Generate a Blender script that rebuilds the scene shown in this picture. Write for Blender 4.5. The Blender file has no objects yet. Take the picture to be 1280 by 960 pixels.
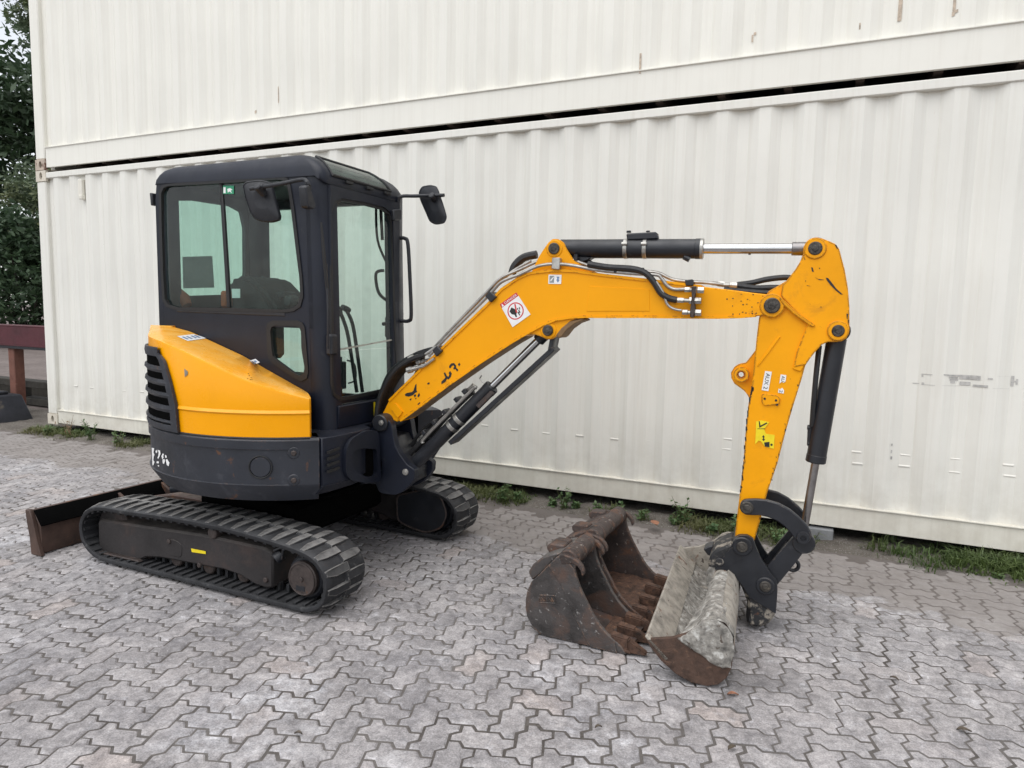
import bpy, bmesh, math, random
import numpy as np
from mathutils import Vector, Matrix, noise
from mathutils.bvhtree import BVHTree
PI = math.pi
random.seed(11)
S = bpy.context.scene
COL = S.collection

# ------------------------------------------------------------------ camera
F_PX, YAW, PITCH, ROLL = 868.0, -0.43435, 0.10319, 0.02009
CAM = Vector((8.35592, -5.03619, 1.49245))
_cy, _sy = math.cos(YAW), math.sin(YAW)
FW = Vector((_sy * math.cos(PITCH), _cy * math.cos(PITCH), -math.sin(PITCH)))
_r0 = Vector((_cy, -_sy, 0)); _u0 = _r0.cross(FW)
RT = math.cos(ROLL) * _r0 + math.sin(ROLL) * _u0
UP = -math.sin(ROLL) * _r0 + math.cos(ROLL) * _u0
cd = bpy.data.cameras.new('camera'); cam = bpy.data.objects.new('camera', cd); COL.objects.link(cam)
cd.sensor_width = 36.0; cd.lens = 36.0 * F_PX / 1280.0; cd.clip_start = 0.05; cd.clip_end = 1500
M = Matrix((RT, UP, -FW)).transposed().to_4x4(); M.translation = CAM
cam.matrix_world = M
S.camera = cam

# ------------------------------------------------------------------ light
SUN_EL, SUN_AZ = math.radians(66), math.radians(192)     # azimuth measured from +Y towards +X
w = bpy.data.worlds.new('World'); S.world = w; w.use_nodes = True
nt = w.node_tree; nt.nodes.clear()
sky = nt.nodes.new('ShaderNodeTexSky'); sky.sky_type = 'NISHITA'; sky.sun_disc = False
sky.sun_elevation = SUN_EL; sky.sun_rotation = SUN_AZ; sky.air_density = 1.0; sky.dust_density = 1.0
hs = nt.nodes.new('ShaderNodeHueSaturation'); hs.inputs['Saturation'].default_value = 0.22; hs.inputs['Value'].default_value = 1.0
bg = nt.nodes.new('ShaderNodeBackground'); bg.inputs['Strength'].default_value = 0.14
wo = nt.nodes.new('ShaderNodeOutputWorld')
nt.links.new(sky.outputs[0], hs.inputs['Color']); nt.links.new(hs.outputs[0], bg.inputs['Color']); nt.links.new(bg.outputs[0], wo.inputs['Surface'])
sd = bpy.data.lights.new('sun', 'SUN'); sd.energy = 1.4; sd.angle = math.radians(75); sd.color = (1.0, 0.985, 0.965)
so = bpy.data.objects.new('sun', sd); COL.objects.link(so)
sdir = Vector((math.sin(SUN_AZ) * math.cos(SUN_EL), math.cos(SUN_AZ) * math.cos(SUN_EL), math.sin(SUN_EL)))
so.rotation_euler = sdir.to_track_quat('Z', 'Y').to_euler(); so.location = (0, -8, 20)
S.view_settings.view_transform = 'Standard'; S.view_settings.look = 'None'
S.view_settings.gamma = 1.0; S.view_settings.exposure = 0.70

# ------------------------------------------------------------------ helpers
def ray(x, y): return FW + RT * ((x - 640) / F_PX) - UP * ((y - 480) / F_PX)
def on(x, y, P, n):
    d = ray(x, y); P = Vector(P); n = Vector(n)
    return CAM + d * ((P - CAM).dot(n) / d.dot(n))
def PY(x, y, Y): return on(x, y, (0, Y, 0), (0, 1, 0))
def PX(x, y, X): return on(x, y, (X, 0, 0), (1, 0, 0))
def PZ(x, y, Z=0): return on(x, y, (0, 0, Z), (0, 0, 1))

OFF = Vector((0, 0, 0))
class MB:
    """collects pieces; build() links them as one mesh object"""
    def __init__(s): s.v = []; s.f = []; s.m = []
    def add(s, vs, fs, mat=0):
        o = len(s.v); s.v += [Vector(v) for v in vs]
        for f in fs: s.f.append(tuple(i + o for i in f)); s.m.append(mat)
    def bm(s, b, mat=0):
        b.verts.ensure_lookup_table(); b.verts.index_update()
        s.add([v.co.copy() for v in b.verts], [[v.index for v in f.verts] for f in b.faces], mat); b.free()
    def prism(s, a, b, bev=0.0, mat=0, seg=1):
        """outline a extruded to outline b (same count)"""
        m = bmesh.new(); n = len(a)
        va = [m.verts.new(p) for p in a]; vb = [m.verts.new(p) for p in b]
        m.faces.new(va); m.faces.new(vb[::-1])
        for i in range(n):
            j = (i + 1) % n; m.faces.new((va[j], va[i], vb[i], vb[j]))
        bmesh.ops.recalc_face_normals(m, faces=m.faces)
        if bev:
            es = [e for e in m.edges if e.calc_face_angle(0) > 0.4]
            bmesh.ops.bevel(m, geom=es, offset=bev, segments=seg, affect='EDGES', clamp_overlap=True)
        s.bm(m, mat)
    def ext(s, a, d, bev=0.0, mat=0, seg=1):
        d = Vector(d); s.prism([Vector(p) for p in a], [Vector(p) + d for p in a], bev, mat, seg)
    def box(s, lo, hi, bev=0.0, mat=0, seg=1):
        x0, y0, z0 = lo; x1, y1, z1 = hi
        s.ext([(x0, y0, z0), (x1, y0, z0), (x1, y1, z0), (x0, y1, z0)], (0, 0, z1 - z0), bev, mat, seg)
    def tube(s, pts, r, n=10, mat=0, closed=False):
        pts = [Vector(p) for p in pts]; k = len(pts)
        rr = r if isinstance(r, (list, tuple)) else [r] * k
        t0 = (pts[1] - pts[0]).normalized()
        ref = Vector((0, 0, 1)) if abs(t0.z) < 0.9 else Vector((1, 0, 0))
        x = t0.cross(ref).normalized()
        vs = []
        for i, p in enumerate(pts):
            if closed: t = (pts[(i + 1) % k] - pts[i - 1])
            else: t = (pts[min(i + 1, k - 1)] - pts[max(i - 1, 0)])
            t.normalize()
            x = (x - t * x.dot(t)).normalized(); y = t.cross(x)
            for j in range(n):
                a = 2 * PI * j / n; vs.append(p + (x * math.cos(a) + y * math.sin(a)) * rr[i])
        fs = []
        for i in range(k if closed else k - 1):
            i2 = (i + 1) % k
            for j in range(n):
                j2 = (j + 1) % n; fs.append((i * n + j, i * n + j2, i2 * n + j2, i2 * n + j))
        if not closed: fs.append(tuple(range(n))[::-1]); fs.append(tuple((k - 1) * n + j for j in range(n)))
        s.add(vs, fs, mat)
    def cyl(s, p0, p1, r, n=20, bev=0.0, mat=0, r1=None):
        p0 = Vector(p0); p1 = Vector(p1); r1 = r if r1 is None else r1
        if bev:
            t = (p1 - p0).normalized() * bev
            s.tube([p0, p0 + t, p1 - t, p1], [r - bev, r, r1, r1 - bev], n, mat)
        else: s.tube([p0, p1], [r, r1], n, mat)
    def ring(s, c, axis, R, r, n=24, mat=0, m=8):
        axis = Vector(axis).normalized(); ref = Vector((0, 0, 1)) if abs(axis.z) < .9 else Vector((1, 0, 0))
        x = axis.cross(ref).normalized(); y = axis.cross(x)
        s.tube([Vector(c) + (x * math.cos(2 * PI * i / n) + y * math.sin(2 * PI * i / n)) * R for i in range(n)], r, m, mat, True)
    def grid(s, rows, mat=0, closed=False):
        """rows of equal length point lists -> quads"""
        n = len(rows[0]); vs = [p for r in rows for p in r]; fs = []
        for i in range(len(rows) - 1):
            for j in range(n if closed else n - 1):
                j2 = (j + 1) % n; fs.append((i * n + j, i * n + j2, (i + 1) * n + j2, (i + 1) * n + j))
        s.add(vs, fs, mat)
    def build(s, name, mats, parent=None, smooth=35, label=None, off=None):
        off = OFF if off is None else off
        me = bpy.data.meshes.new(name)
        me.from_pydata([tuple(v - off) for v in s.v], [], s.f)
        mats = mats if isinstance(mats, (list, tuple)) else [mats]
        for m in mats: me.materials.append(m)
        if any(s.m): me.polygons.foreach_set('material_index', s.m)
        if smooth:
            me.polygons.foreach_set('use_smooth', [True] * len(s.f)); me.update()
            me.set_sharp_from_angle(angle=math.radians(smooth))
        me.update()
        return link(name, me, parent, label)
def link(name, me, parent=None, label=None):
    o = bpy.data.objects.new(name, me); COL.objects.link(o)
    if parent is not None: o.parent = parent
    if label: o['label'] = label
    return o
def tag(o, label=None, cat=None, group=None, kind=None):
    if label: o['label'] = label
    if cat: o['category'] = cat
    if group: o['group'] = group
    if kind: o['kind'] = kind
    return o
def thing(name, label, cat, loc=(0, 0, 0), group=None):
    o = bpy.data.objects.new(name, None); COL.objects.link(o); o.location = loc; o.empty_display_size = 0.2
    return tag(o, label, cat, group)
def smooth_path(pts, k=6):
    pts = [Vector(p) for p in pts]; out = []
    for i in range(len(pts) - 1):
        p0 = pts[max(i - 1, 0)]; p1 = pts[i]; p2 = pts[i + 1]; p3 = pts[min(i + 2, len(pts) - 1)]
        for j in range(k):
            t = j / k
            out.append(0.5 * ((2 * p1) + (p2 - p0) * t + (2 * p0 - 5 * p1 + 4 * p2 - p3) * t * t + (3 * p1 - p0 - 3 * p2 + p3) * t ** 3))
    out.append(pts[-1]); return out
def round_poly(pts, r, k=4):
    """rounds the corners of a closed polygon (any space)"""
    pts = [Vector(p) for p in pts]; n = len(pts); out = []
    for i in range(n):
        a, b, c = pts[i - 1], pts[i], pts[(i + 1) % n]
        d1 = (a - b); d2 = (c - b)
        rr = min(r, d1.length * 0.45, d2.length * 0.45)
        p1 = b + d1.normalized() * rr; p2 = b + d2.normalized() * rr
        for j in range(k + 1):
            t = j / k; out.append(p1 * (1 - t) ** 2 + b * 2 * t * (1 - t) + p2 * t * t)
    return out
def ring_panel(mb, outer, inner, d, N=72, mat=0):
    """flat plate with a hole: both polygons coplanar 3D lists, star shaped about the hole's centre; d = thickness vector"""
    d = Vector(d); outer = [Vector(p) for p in outer]; inner = [Vector(p) for p in inner]
    c = sum(inner, Vector()) / len(inner)
    nrm = d.normalized(); ux = (outer[0] - c); ux = (ux - nrm * ux.dot(nrm)).normalized(); uy = nrm.cross(ux)
    def flat(poly): return [((p - c).dot(ux), (p - c).dot(uy)) for p in poly]
    def angs(poly): return [math.atan2(q[1], q[0]) for q in poly]
    fo, fi = flat(outer), flat(inner)
    al = sorted(set([round(a, 5) for a in angs(fo) + angs(fi)] + [round(-PI + 2 * PI * i / N, 5) for i in range(N)]))
    def hit(poly, a):
        dx, dy = math.cos(a), math.sin(a); best = None
        for i in range(len(poly)):
            x1, y1 = poly[i]; x2, y2 = poly[(i + 1) % len(poly)]
            ex, ey = x2 - x1, y2 - y1; den = dx * ey - dy * ex
            if abs(den) < 1e-12: continue
            t = (x1 * ey - y1 * ex) / den; u = (x1 * dy - y1 * dx) / den
            if t > 0 and -1e-4 <= u <= 1 + 1e-4: best = t if best is None else max(best, t)
        best = best or 0.001
        return c + ux * (dx * best) + uy * (dy * best)
    O = [hit(fo, a) for a in al]; I = [hit(fi, a) for a in al]
    mb.grid([O, I, [p + d for p in I], [p + d for p in O], O], mat, True)
def inset(poly, k):
    c = sum((Vector(p) for p in poly), Vector()) / len(poly)
    out = []
    for p in poly:
        v = Vector(p) - c; L = v.length; out.append(c + v * max(0.05, (L - k) / L))
    return out
def text_polys(txt):
    """letter outlines as a flat mesh normalised to width 1; returns (verts2d, faces, height)"""
    cu = bpy.data.curves.new('lettering', 'FONT'); cu.body = txt; cu.resolution_u = 3
    o = bpy.data.objects.new('lettering', cu); COL.objects.link(o)
    bpy.context.view_layer.update()
    me = bpy.data.meshes.new_from_object(o.evaluated_get(bpy.context.evaluated_depsgraph_get()))
    vs = [(v.co.x, v.co.y) for v in me.vertices]; fs = [tuple(p.vertices) for p in me.polygons]
    bpy.data.objects.remove(o); bpy.data.curves.remove(cu); bpy.data.meshes.remove(me)
    x0 = min(v[0] for v in vs); x1 = max(v[0] for v in vs); y0 = min(v[1] for v in vs); y1 = max(v[1] for v in vs)
    return [((v[0] - x0) / (x1 - x0), (v[1] - y0) / (y1 - y0)) for v in vs], fs
class Decal:
    """flat print on a quad: shapes given in uv (u right, v down) over corners tl,tr,br,bl; layers lifted along the normal"""
    def __init__(s, tl, tr, br, bl, nrm):
        s.c = [Vector(p) for p in (tl, tr, br, bl)]; s.n = Vector(nrm).normalized(); s.mb = MB()
    def at(s, u, v, h=0.001):
        tl, tr, br, bl = s.c
        return tl * (1 - u) * (1 - v) + tr * u * (1 - v) + br * u * v + bl * (1 - u) * v + s.n * h
    def poly(s, uv, mat, layer=0, thick=0.0012):
        a = [s.at(u, v, 0.0004 + layer * 0.0009) for u, v in uv]
        s.mb.ext(a, s.n * (thick if layer == 0 else 0.0006), 0, mat)
    def sheet(s, mat=0): s.poly([(0, 0), (1, 0), (1, 1), (0, 1)], mat)
    def circ(s, cu, cv, r, mat, layer, asp=1.0, hole=0.0, n=28):
        if not hole:
            s.poly([(cu + r * math.cos(2 * PI * i / n), cv + r * asp * math.sin(2 * PI * i / n)) for i in range(n)], mat, layer)
        else:
            for i in range(n):
                a0, a1 = 2 * PI * i / n, 2 * PI * (i + 1) / n
                s.poly([(cu + q * math.cos(a), cv + q * asp * math.sin(a)) for q, a in ((r, a0), (r, a1), (hole, a1), (hole, a0))], mat, layer)
    def text(s, txt, u0, v0, u1, v1, mat, layer, turn=False):
        vs, fs = text_polys(txt)
        if turn: pts = [s.at(u0 + y * (u1 - u0), v0 + x * (v1 - v0), 0.0016 + layer * 0.0009) for x, y in vs]   # reads downwards
        else: pts = [s.at(u0 + x * (u1 - u0), v1 - y * (v1 - v0), 0.0016 + layer * 0.0009) for x, y in vs]
        s.mb.add(pts, fs, mat)

# ------------------------------------------------------------------ materials
def nodes(name):
    m = bpy.data.materials.new(name); m.use_nodes = True
    t = m.node_tree; t.nodes.clear()
    out = t.nodes.new('ShaderNodeOutputMaterial'); b = t.nodes.new('ShaderNodeBsdfPrincipled')
    t.links.new(b.outputs[0], out.inputs['Surface'])
    return m, t, b, out
def N(t, kind, **kw):
    n = t.nodes.new(kind)
    for k, v in kw.items():
        if k in n.inputs: n.inputs[k].default_value = v
        else: setattr(n, k, v)
    return n
def coord(t, world=False, scale=(1, 1, 1)):
    if world: src = N(t, 'ShaderNodeNewGeometry').outputs['Position']
    else: src = N(t, 'ShaderNodeTexCoord').outputs['Object']
    mp = N(t, 'ShaderNodeMapping'); mp.inputs['Scale'].default_value = scale
    t.links.new(src, mp.inputs['Vector']); return mp.outputs[0]
def noise_tex(t, co, scale, detail=6, rough=0.6, dist=0.0):
    n = N(t, 'ShaderNodeTexNoise', Scale=scale, Detail=detail, Roughness=rough, Distortion=dist)
    t.links.new(co, n.inputs['Vector']); return n.outputs['Fac']
def ramp(t, fac, stops):
    r = N(t, 'ShaderNodeValToRGB'); e = r.color_ramp.elements
    while len(e) < len(stops): e.new(0.5)
    for k, (p, c) in zip(e, stops): k.position = p; k.color = (c if len(c) == 4 else (*c, 1)) if isinstance(c, (tuple, list)) else (c, c, c, 1)
    t.links.new(fac, r.inputs[0]); return r.outputs[0]
def mixc(t, fac, a, b, mode='MIX'):
    m = N(t, 'ShaderNodeMix', data_type='RGBA', blend_type=mode)
    for sock, v in ((m.inputs[0], fac), (m.inputs[6], a), (m.inputs[7], b)):
        if hasattr(v, 'is_output'): t.links.new(v, sock)
        elif isinstance(v, (int, float)): sock.default_value = v
        else: sock.default_value = (*v, 1) if len(v) == 3 else v
    return m.outputs[2]
def mth(t, op, a, b=0.0):
    m = N(t, 'ShaderNodeMath', operation=op)
    for sock, v in ((m.inputs[0], a), (m.inputs[1], b)):
        if hasattr(v, 'is_output'): t.links.new(v, sock)
        else: sock.default_value = v
    return m.outputs[0]
def weathered(name, base, rough=0.5, metal=0.0, var=0.15, vscale=4.0, spots=None, spots2=None, edge=None, dust_or_sheen=None,
              bump=0.0, bscale=60.0, world=False, rvar=0.15, spec=0.5, streak=None, coat=0.0):
    m, t, b, out = nodes(name); co = coord(t, world)
    n1 = noise_tex(t, co, vscale, 7, 0.62)
    lo = tuple(max(0, c * (1 - var * 1.6)) for c in base); hi = tuple(min(1, c * (1 + var)) for c in base)
    c = ramp(t, n1, [(0.3, lo), (0.52, base), (0.75, hi)])
    for sp in (spots, spots2):
        if sp:
            colr, sc, thr, wid = sp
            k = ramp(t, noise_tex(t, co, sc, 9, 0.68, 0.4), [(thr, 0.0), (min(1, thr + wid), 1.0)])
            c = mixc(t, k, c, colr)
    if streak:
        colr, amt, thr = streak
        co2 = coord(t, world, (9, 9, 0.7))
        k = ramp(t, noise_tex(t, co2, 2.0, 6, 0.65), [(thr, 0.0), (thr + 0.25, amt)])
        c = mixc(t, k, c, colr)
    if dust_or_sheen:
        colr, amt = dust_or_sheen
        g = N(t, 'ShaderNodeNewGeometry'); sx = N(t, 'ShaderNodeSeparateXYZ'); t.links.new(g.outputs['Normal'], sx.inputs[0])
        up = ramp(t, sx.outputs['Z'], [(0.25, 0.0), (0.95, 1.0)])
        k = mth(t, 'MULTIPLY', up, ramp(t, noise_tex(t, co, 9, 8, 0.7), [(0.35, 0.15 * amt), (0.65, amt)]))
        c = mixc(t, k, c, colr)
    if edge:
        colr, wid, thr = edge
        bv = N(t, 'ShaderNodeBevel', samples=4); bv.inputs['Radius'].default_value = wid
        g = N(t, 'ShaderNodeNewGeometry'); dt = N(t, 'ShaderNodeVectorMath', operation='DOT_PRODUCT')
        t.links.new(bv.outputs[0], dt.inputs[0]); t.links.new(g.outputs['Normal'], dt.inputs[1])
        e = mth(t, 'SUBTRACT', 1.0, dt.outputs['Value'])
        e = ramp(t, e, [(0.02, 0.0), (0.12, 1.0)])
        k = mth(t, 'MULTIPLY', e, ramp(t, noise_tex(t, co, 38, 6, 0.7), [(thr, 0.0), (thr + 0.06, 1.0)]))
        c = mixc(t, k, c, colr)
    t.links.new(c, b.inputs['Base Color'])
    b.inputs['Metallic'].default_value = metal; b.inputs['Specular IOR Level'].default_value = spec
    b.inputs['Coat Weight'].default_value = coat; b.inputs['Coat Roughness'].default_value = 0.25
    t.links.new(ramp(t, noise_tex(t, co, vscale * 2.3, 6, 0.65), [(0.3, max(0.02, rough - rvar)), (0.7, min(1, rough + rvar))]), b.inputs['Roughness'])
    if bump:
        bp = N(t, 'ShaderNodeBump', Strength=bump, Distance=0.01)
        t.links.new(noise_tex(t, co, bscale, 6, 0.65), bp.inputs['Height']); t.links.new(bp.outputs[0], b.inputs['Normal'])
    return m
def plain(name, base, rough=0.5, metal=0.0, var=0.06): return weathered(name, base, rough, metal, var, 30, rvar=0.06)
YEL = (0.84, 0.345, 0.0005)
m_yellow = weathered('yellow_paint', YEL, 0.42, 0, 0.06, 2.2, spots=((0.30, 0.13, 0.015), 17, 0.72, 0.02), spots2=((0.60, 0.235, 0.01), 5, 0.60, 0.2), edge=((0.03, 0.022, 0.018), 0.008, 0.52), rvar=0.06, bump=0.02, bscale=110, spec=0.22)
m_yellow_clean = weathered('clean_yellow_paint', YEL, 0.42, 0, 0.05, 3, spec=0.22)
m_yellow_worn = weathered('worn_yellow_paint', YEL, 0.45, 0, 0.07, 3, spots=((0.04, 0.028, 0.018), 34, 0.685, 0.015), spots2=((0.56, 0.22, 0.012), 6, 0.58, 0.2), edge=((0.03, 0.02, 0.018), 0.013, 0.40), rvar=0.08, bump=0.03, bscale=90, spec=0.22)
m_yellow_hood = weathered('yellow_hood_plastic', (0.86, 0.35, 0.0005), 0.28, 0, 0.03, 2.5, spots=((0.62, 0.26, 0.02), 7, 0.69, 0.15), rvar=0.06, spec=0.28, dust_or_sheen=((0.86, 0.50, 0.12), 0.75))  # pale upward faces: the bright sheen on top is put into the colour
m_brownflange = weathered('dirty_underside', (0.20, 0.12, 0.055), 0.7, 0, 0.3, 12, spots=((0.55, 0.25, 0.01), 9, 0.60, 0.05), bump=0.1)
m_dark = weathered('charcoal_paint', (0.0080, 0.0105, 0.0195), 0.46, 0, 0.22, 3.5, spots=((0.026, 0.028, 0.034), 11, 0.62, 0.14), dust_or_sheen=((0.06, 0.061, 0.065), 0.22), rvar=0.10, spec=0.35)
m_skirt = weathered('scuffed_charcoal_steel', (0.017, 0.0195, 0.027), 0.5, 0, 0.3, 3, spots=((0.060, 0.063, 0.074), 6, 0.56, 0.2), spots2=((0.10, 0.042, 0.018), 9, 0.615, 0.05), dust_or_sheen=((0.10, 0.10, 0.105), 0.3), edge=((0.10, 0.07, 0.06), 0.008, 0.55), bump=0.05)
m_black = weathered('black_steel', (0.012, 0.0135, 0.018), 0.45, 0, 0.25, 6, spots=((0.05, 0.05, 0.055), 14, 0.63, 0.12), edge=((0.10, 0.075, 0.06), 0.007, 0.55), dust_or_sheen=((0.09, 0.085, 0.08), 0.35))
m_blackmud = weathered('muddy_black_steel', (0.020, 0.020, 0.022), 0.6, 0, 0.3, 6, spots=((0.27, 0.24, 0.20), 15, 0.52, 0.07), spots2=((0.12, 0.055, 0.03), 10, 0.62, 0.06), bump=0.25, bscale=50)
m_plastic = weathered('black_plastic', (0.013, 0.0145, 0.019), 0.55, 0, 0.15, 10, dust_or_sheen=((0.08, 0.08, 0.08), 0.3))
m_gasket = plain('black_rubber_seal', (0.010, 0.010, 0.011), 0.6)
m_rubber = weathered('track_rubber', (0.013, 0.0135, 0.016), 0.72, 0, 0.3, 9, spots=((0.10, 0.098, 0.095), 13, 0.58, 0.16), spots2=((0.35, 0.34, 0.32), 9, 0.72, 0.04), dust_or_sheen=((0.075, 0.075, 0.077), 0.5), bump=0.15, bscale=45)
m_lug = weathered('worn_track_lug', (0.018, 0.0185, 0.021), 0.7, 0, 0.35, 7, spots=((0.26, 0.255, 0.245), 5, 0.64, 0.10), dust_or_sheen=((0.27, 0.262, 0.25), 0.95), edge=((0.2, 0.19, 0.18), 0.008, 0.45), bump=0.15, bscale=45)
m_black_and_shade = weathered('matt_black_and_shade', (0.003, 0.003, 0.003), 0.95, spec=0.02)  # near black: shade below the machine and inside openings put into the colour
m_hose = weathered('black_hose', (0.014, 0.014, 0.015), 0.5, 0, 0.2, 20)
m_frame = weathered('rusty_track_frame', (0.021, 0.0175, 0.0175), 0.72, 0, 0.3, 4, spots=((0.060, 0.036, 0.029), 2.6, 0.53, 0.2), spots2=((0.20, 0.17, 0.14), 34, 0.70, 0.04), dust_or_sheen=((0.13, 0.115, 0.10), 0.6), bump=0.15)
m_hub = weathered('rusty_hub_steel', (0.055, 0.042, 0.038), 0.6, 0.2, 0.35, 20, spots=((0.12, 0.06, 0.035), 15, 0.58, 0.1), bump=0.2)
m_blade = weathered('rusty_blade_steel', (0.075, 0.043, 0.032), 0.62, 0.1, 0.35, 4, spots=((0.16, 0.075, 0.035), 6, 0.58, 0.12), spots2=((0.24, 0.21, 0.18), 18, 0.68, 0.06), bump=0.12)
m_chrome = weathered('chromed_rod', (0.55, 0.55, 0.55), 0.18, 1.0, 0.08, 8, rvar=0.06)
m_dullchrome = weathered('dull_rod', (0.30, 0.285, 0.28), 0.35, 1.0, 0.2, 8, rvar=0.1)
m_zinc = weathered('zinc_fitting', (0.44, 0.43, 0.40), 0.38, 0.85, 0.25, 25, spots=((0.12, 0.10, 0.08), 30, 0.62, 0.1))
m_pipe = weathered('steel_pipe', (0.36, 0.345, 0.32), 0.42, 0.8, 0.25, 14, spots=((0.16, 0.10, 0.06), 18, 0.66, 0.08))
m_pin = weathered('greasy_pin', (0.075, 0.068, 0.060), 0.5, 0.6, 0.4, 40, spots=((0.16, 0.14, 0.11), 45, 0.6, 0.08), bump=0.3, bscale=90)
m_bucket = weathered('worn_dark_bucket_steel', (0.058, 0.052, 0.050), 0.5, 0.2, 0.45, 7, spots=((0.095, 0.060, 0.047), 6, 0.50, 0.14), spots2=((0.26, 0.25, 0.24), 42, 0.615, 0.05), edge=((0.20, 0.12, 0.08), 0.012, 0.5), dust_or_sheen=((0.17, 0.16, 0.15), 0.5), bump=0.4, bscale=40)
m_bucket_rust = weathered('brown_rusted_bucket_steel', (0.060, 0.044, 0.039), 0.65, 0.15, 0.4, 8, spots=((0.12, 0.058, 0.034), 9, 0.54, 0.12), spots2=((0.26, 0.23, 0.20), 36, 0.62, 0.05), edge=((0.19, 0.10, 0.06), 0.012, 0.5), bump=0.3, bscale=55)
m_tooth = weathered('orange_rusted_tooth', (0.085, 0.044, 0.028), 0.8, 0, 0.5, 24, spots=((0.22, 0.115, 0.062), 22, 0.58, 0.12), spots2=((0.03, 0.02, 0.018), 20, 0.60, 0.08), bump=0.5, bscale=60)
m_cement = weathered('dried_cement', (0.265, 0.25, 0.225), 0.9, 0, 0.4, 30, spots=((0.47, 0.46, 0.43), 30, 0.54, 0.09), spots2=((0.085, 0.065, 0.05), 34, 0.60, 0.04), bump=0.9, bscale=38)
m_cement_rust = weathered('rust_showing_through_cement', (0.32, 0.292, 0.25), 0.85, 0, 0.3, 20, spots=((0.15, 0.065, 0.032), 9, 0.60, 0.05), spots2=((0.07, 0.055, 0.045), 22, 0.61, 0.04), bump=0.4, bscale=50)
m_darkrust = weathered('dark_pitted_rust', (0.075, 0.043, 0.030), 0.8, 0.1, 0.35, 22, spots=((0.15, 0.085, 0.055), 40, 0.56, 0.15), spots2=((0.18, 0.07, 0.025), 6, 0.62, 0.1), bump=0.4, bscale=90)
m_white = plain('white_print', (0.78, 0.78, 0.77), 0.45)
m_red = plain('red_print', (0.55, 0.03, 0.035), 0.45)
m_ink = plain('black_print', (0.012, 0.012, 0.012), 0.5)
m_blueink = plain('faded_blue_print', (0.16, 0.24, 0.38), 0.5)
m_labelyellow = plain('label_yellow', (0.80, 0.62, 0.01), 0.4)
m_green = plain('green_print', (0.01, 0.25, 0.12), 0.4)
m_greyprint = plain('grey_paper', (0.24, 0.27, 0.27), 0.6)
m_seat = weathered('black_seat_fabric', (0.016, 0.017, 0.019), 0.85, 0, 0.3, 30)
m_orange = weathered('orange_cushion', (0.30, 0.065, 0.018), 0.8, 0, 0.2, 20)
m_headliner = plain('dark_headliner', (0.028, 0.030, 0.033), 0.85)
def glass(name, tint, mixf=0.035):
    m, t, b, out = nodes(name); t.nodes.remove(b)
    tr = N(t, 'ShaderNodeBsdfTransparent'); tr.inputs['Color'].default_value = (*tint, 1)
    gl = N(t, 'ShaderNodeBsdfGlossy', Roughness=0.03)
    df = N(t, 'ShaderNodeBsdfDiffuse'); df.inputs['Color'].default_value = (0.35, 0.38, 0.36, 1) if mixf < .3 else (0.13, 0.20, 0.165, 1)
    fr0 = N(t, 'ShaderNodeFresnel', IOR=1.45); gb = N(t, 'ShaderNodeNewGeometry'); frf = mth(t, 'MULTIPLY', fr0.outputs[0], mth(t, 'SUBTRACT', 1.0, gb.outputs['Backfacing'])); mx = N(t, 'ShaderNodeMixShader'); mx2 = N(t, 'ShaderNodeMixShader')
    co = coord(t); k = ramp(t, noise_tex(t, co, 12, 8, 0.7), [(0.4, 0.0), (0.75, mixf)])
    t.links.new(k, mx2.inputs[0]); t.links.new(tr.outputs[0], mx2.inputs[1]); t.links.new(df.outputs[0], mx2.inputs[2])
    t.links.new(frf, mx.inputs[0]); t.links.new(mx2.outputs[0], mx.inputs[1]); t.links.new(gl.outputs[0], mx.inputs[2])
    t.links.new(mx.outputs[0], out.inputs['Surface']); return m
m_glass = glass('green_tinted_glass', (0.785, 0.893, 0.858))
m_glass_clear = glass('lightly_tinted_glass', (0.89, 0.945, 0.925))
m_glass_roof = glass('dusty_roof_glass', (0.30, 0.45, 0.38), 0.55)

# ================================================================== SETTING
def mat_container(name, base, dirt=0.5):
    m, t, b, out = nodes(name); co = coord(t, True)
    n1 = noise_tex(t, co, 0.9, 6, 0.6)
    c = ramp(t, n1, [(0.3, tuple(v * 0.94 for v in base)), (0.7, base)])
    # fine vertical run marks
    k = ramp(t, noise_tex(t, coord(t, True, (14, 14, 0.35)), 2.2, 7, 0.6), [(0.48, 0.0), (0.8, 0.34 * dirt)])
    c = mixc(t, k, c, (0.50, 0.46, 0.38))
    # rust runs and chips
    k = ramp(t, noise_tex(t, coord(t, True, (6, 6, 0.8)), 1.7, 9, 0.7), [(0.715, 0.0), (0.75, 0.65)])
    c = mixc(t, k, c, (0.40, 0.24, 0.12))
    k = ramp(t, noise_tex(t, co, 13, 9, 0.72), [(0.74, 0.0), (0.76, 0.8)])
    c = mixc(t, k, c, (0.17, 0.13, 0.10))
    # splash dirt close to the ground
    g = N(t, 'ShaderNodeNewGeometry'); sx = N(t, 'ShaderNodeSeparateXYZ'); t.links.new(g.outputs['Position'], sx.inputs[0])
    low = ramp(t, sx.outputs['Z'], [(0.10, 1.0), (0.75, 0.0)])
    k = mth(t, 'MULTIPLY', low, ramp(t, noise_tex(t, co, 5, 8, 0.7), [(0.40, 0.08), (0.72, 0.55)]))
    c = mixc(t, k, c, (0.40, 0.36, 0.29))
    t.links.new(c, b.inputs['Base Color']); b.inputs['Roughness'].default_value = 0.5; b.inputs['Specular IOR Level'].default_value = 0.35
    bp = N(t, 'ShaderNodeBump', Strength=0.45, Distance=0.02)
    t.links.new(noise_tex(t, coord(t, True, (1, 1, 0.5)), 2.6, 4, 0.55), bp.inputs['Height']); t.links.new(bp.outputs[0], b.inputs['Normal'])
    return m
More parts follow.
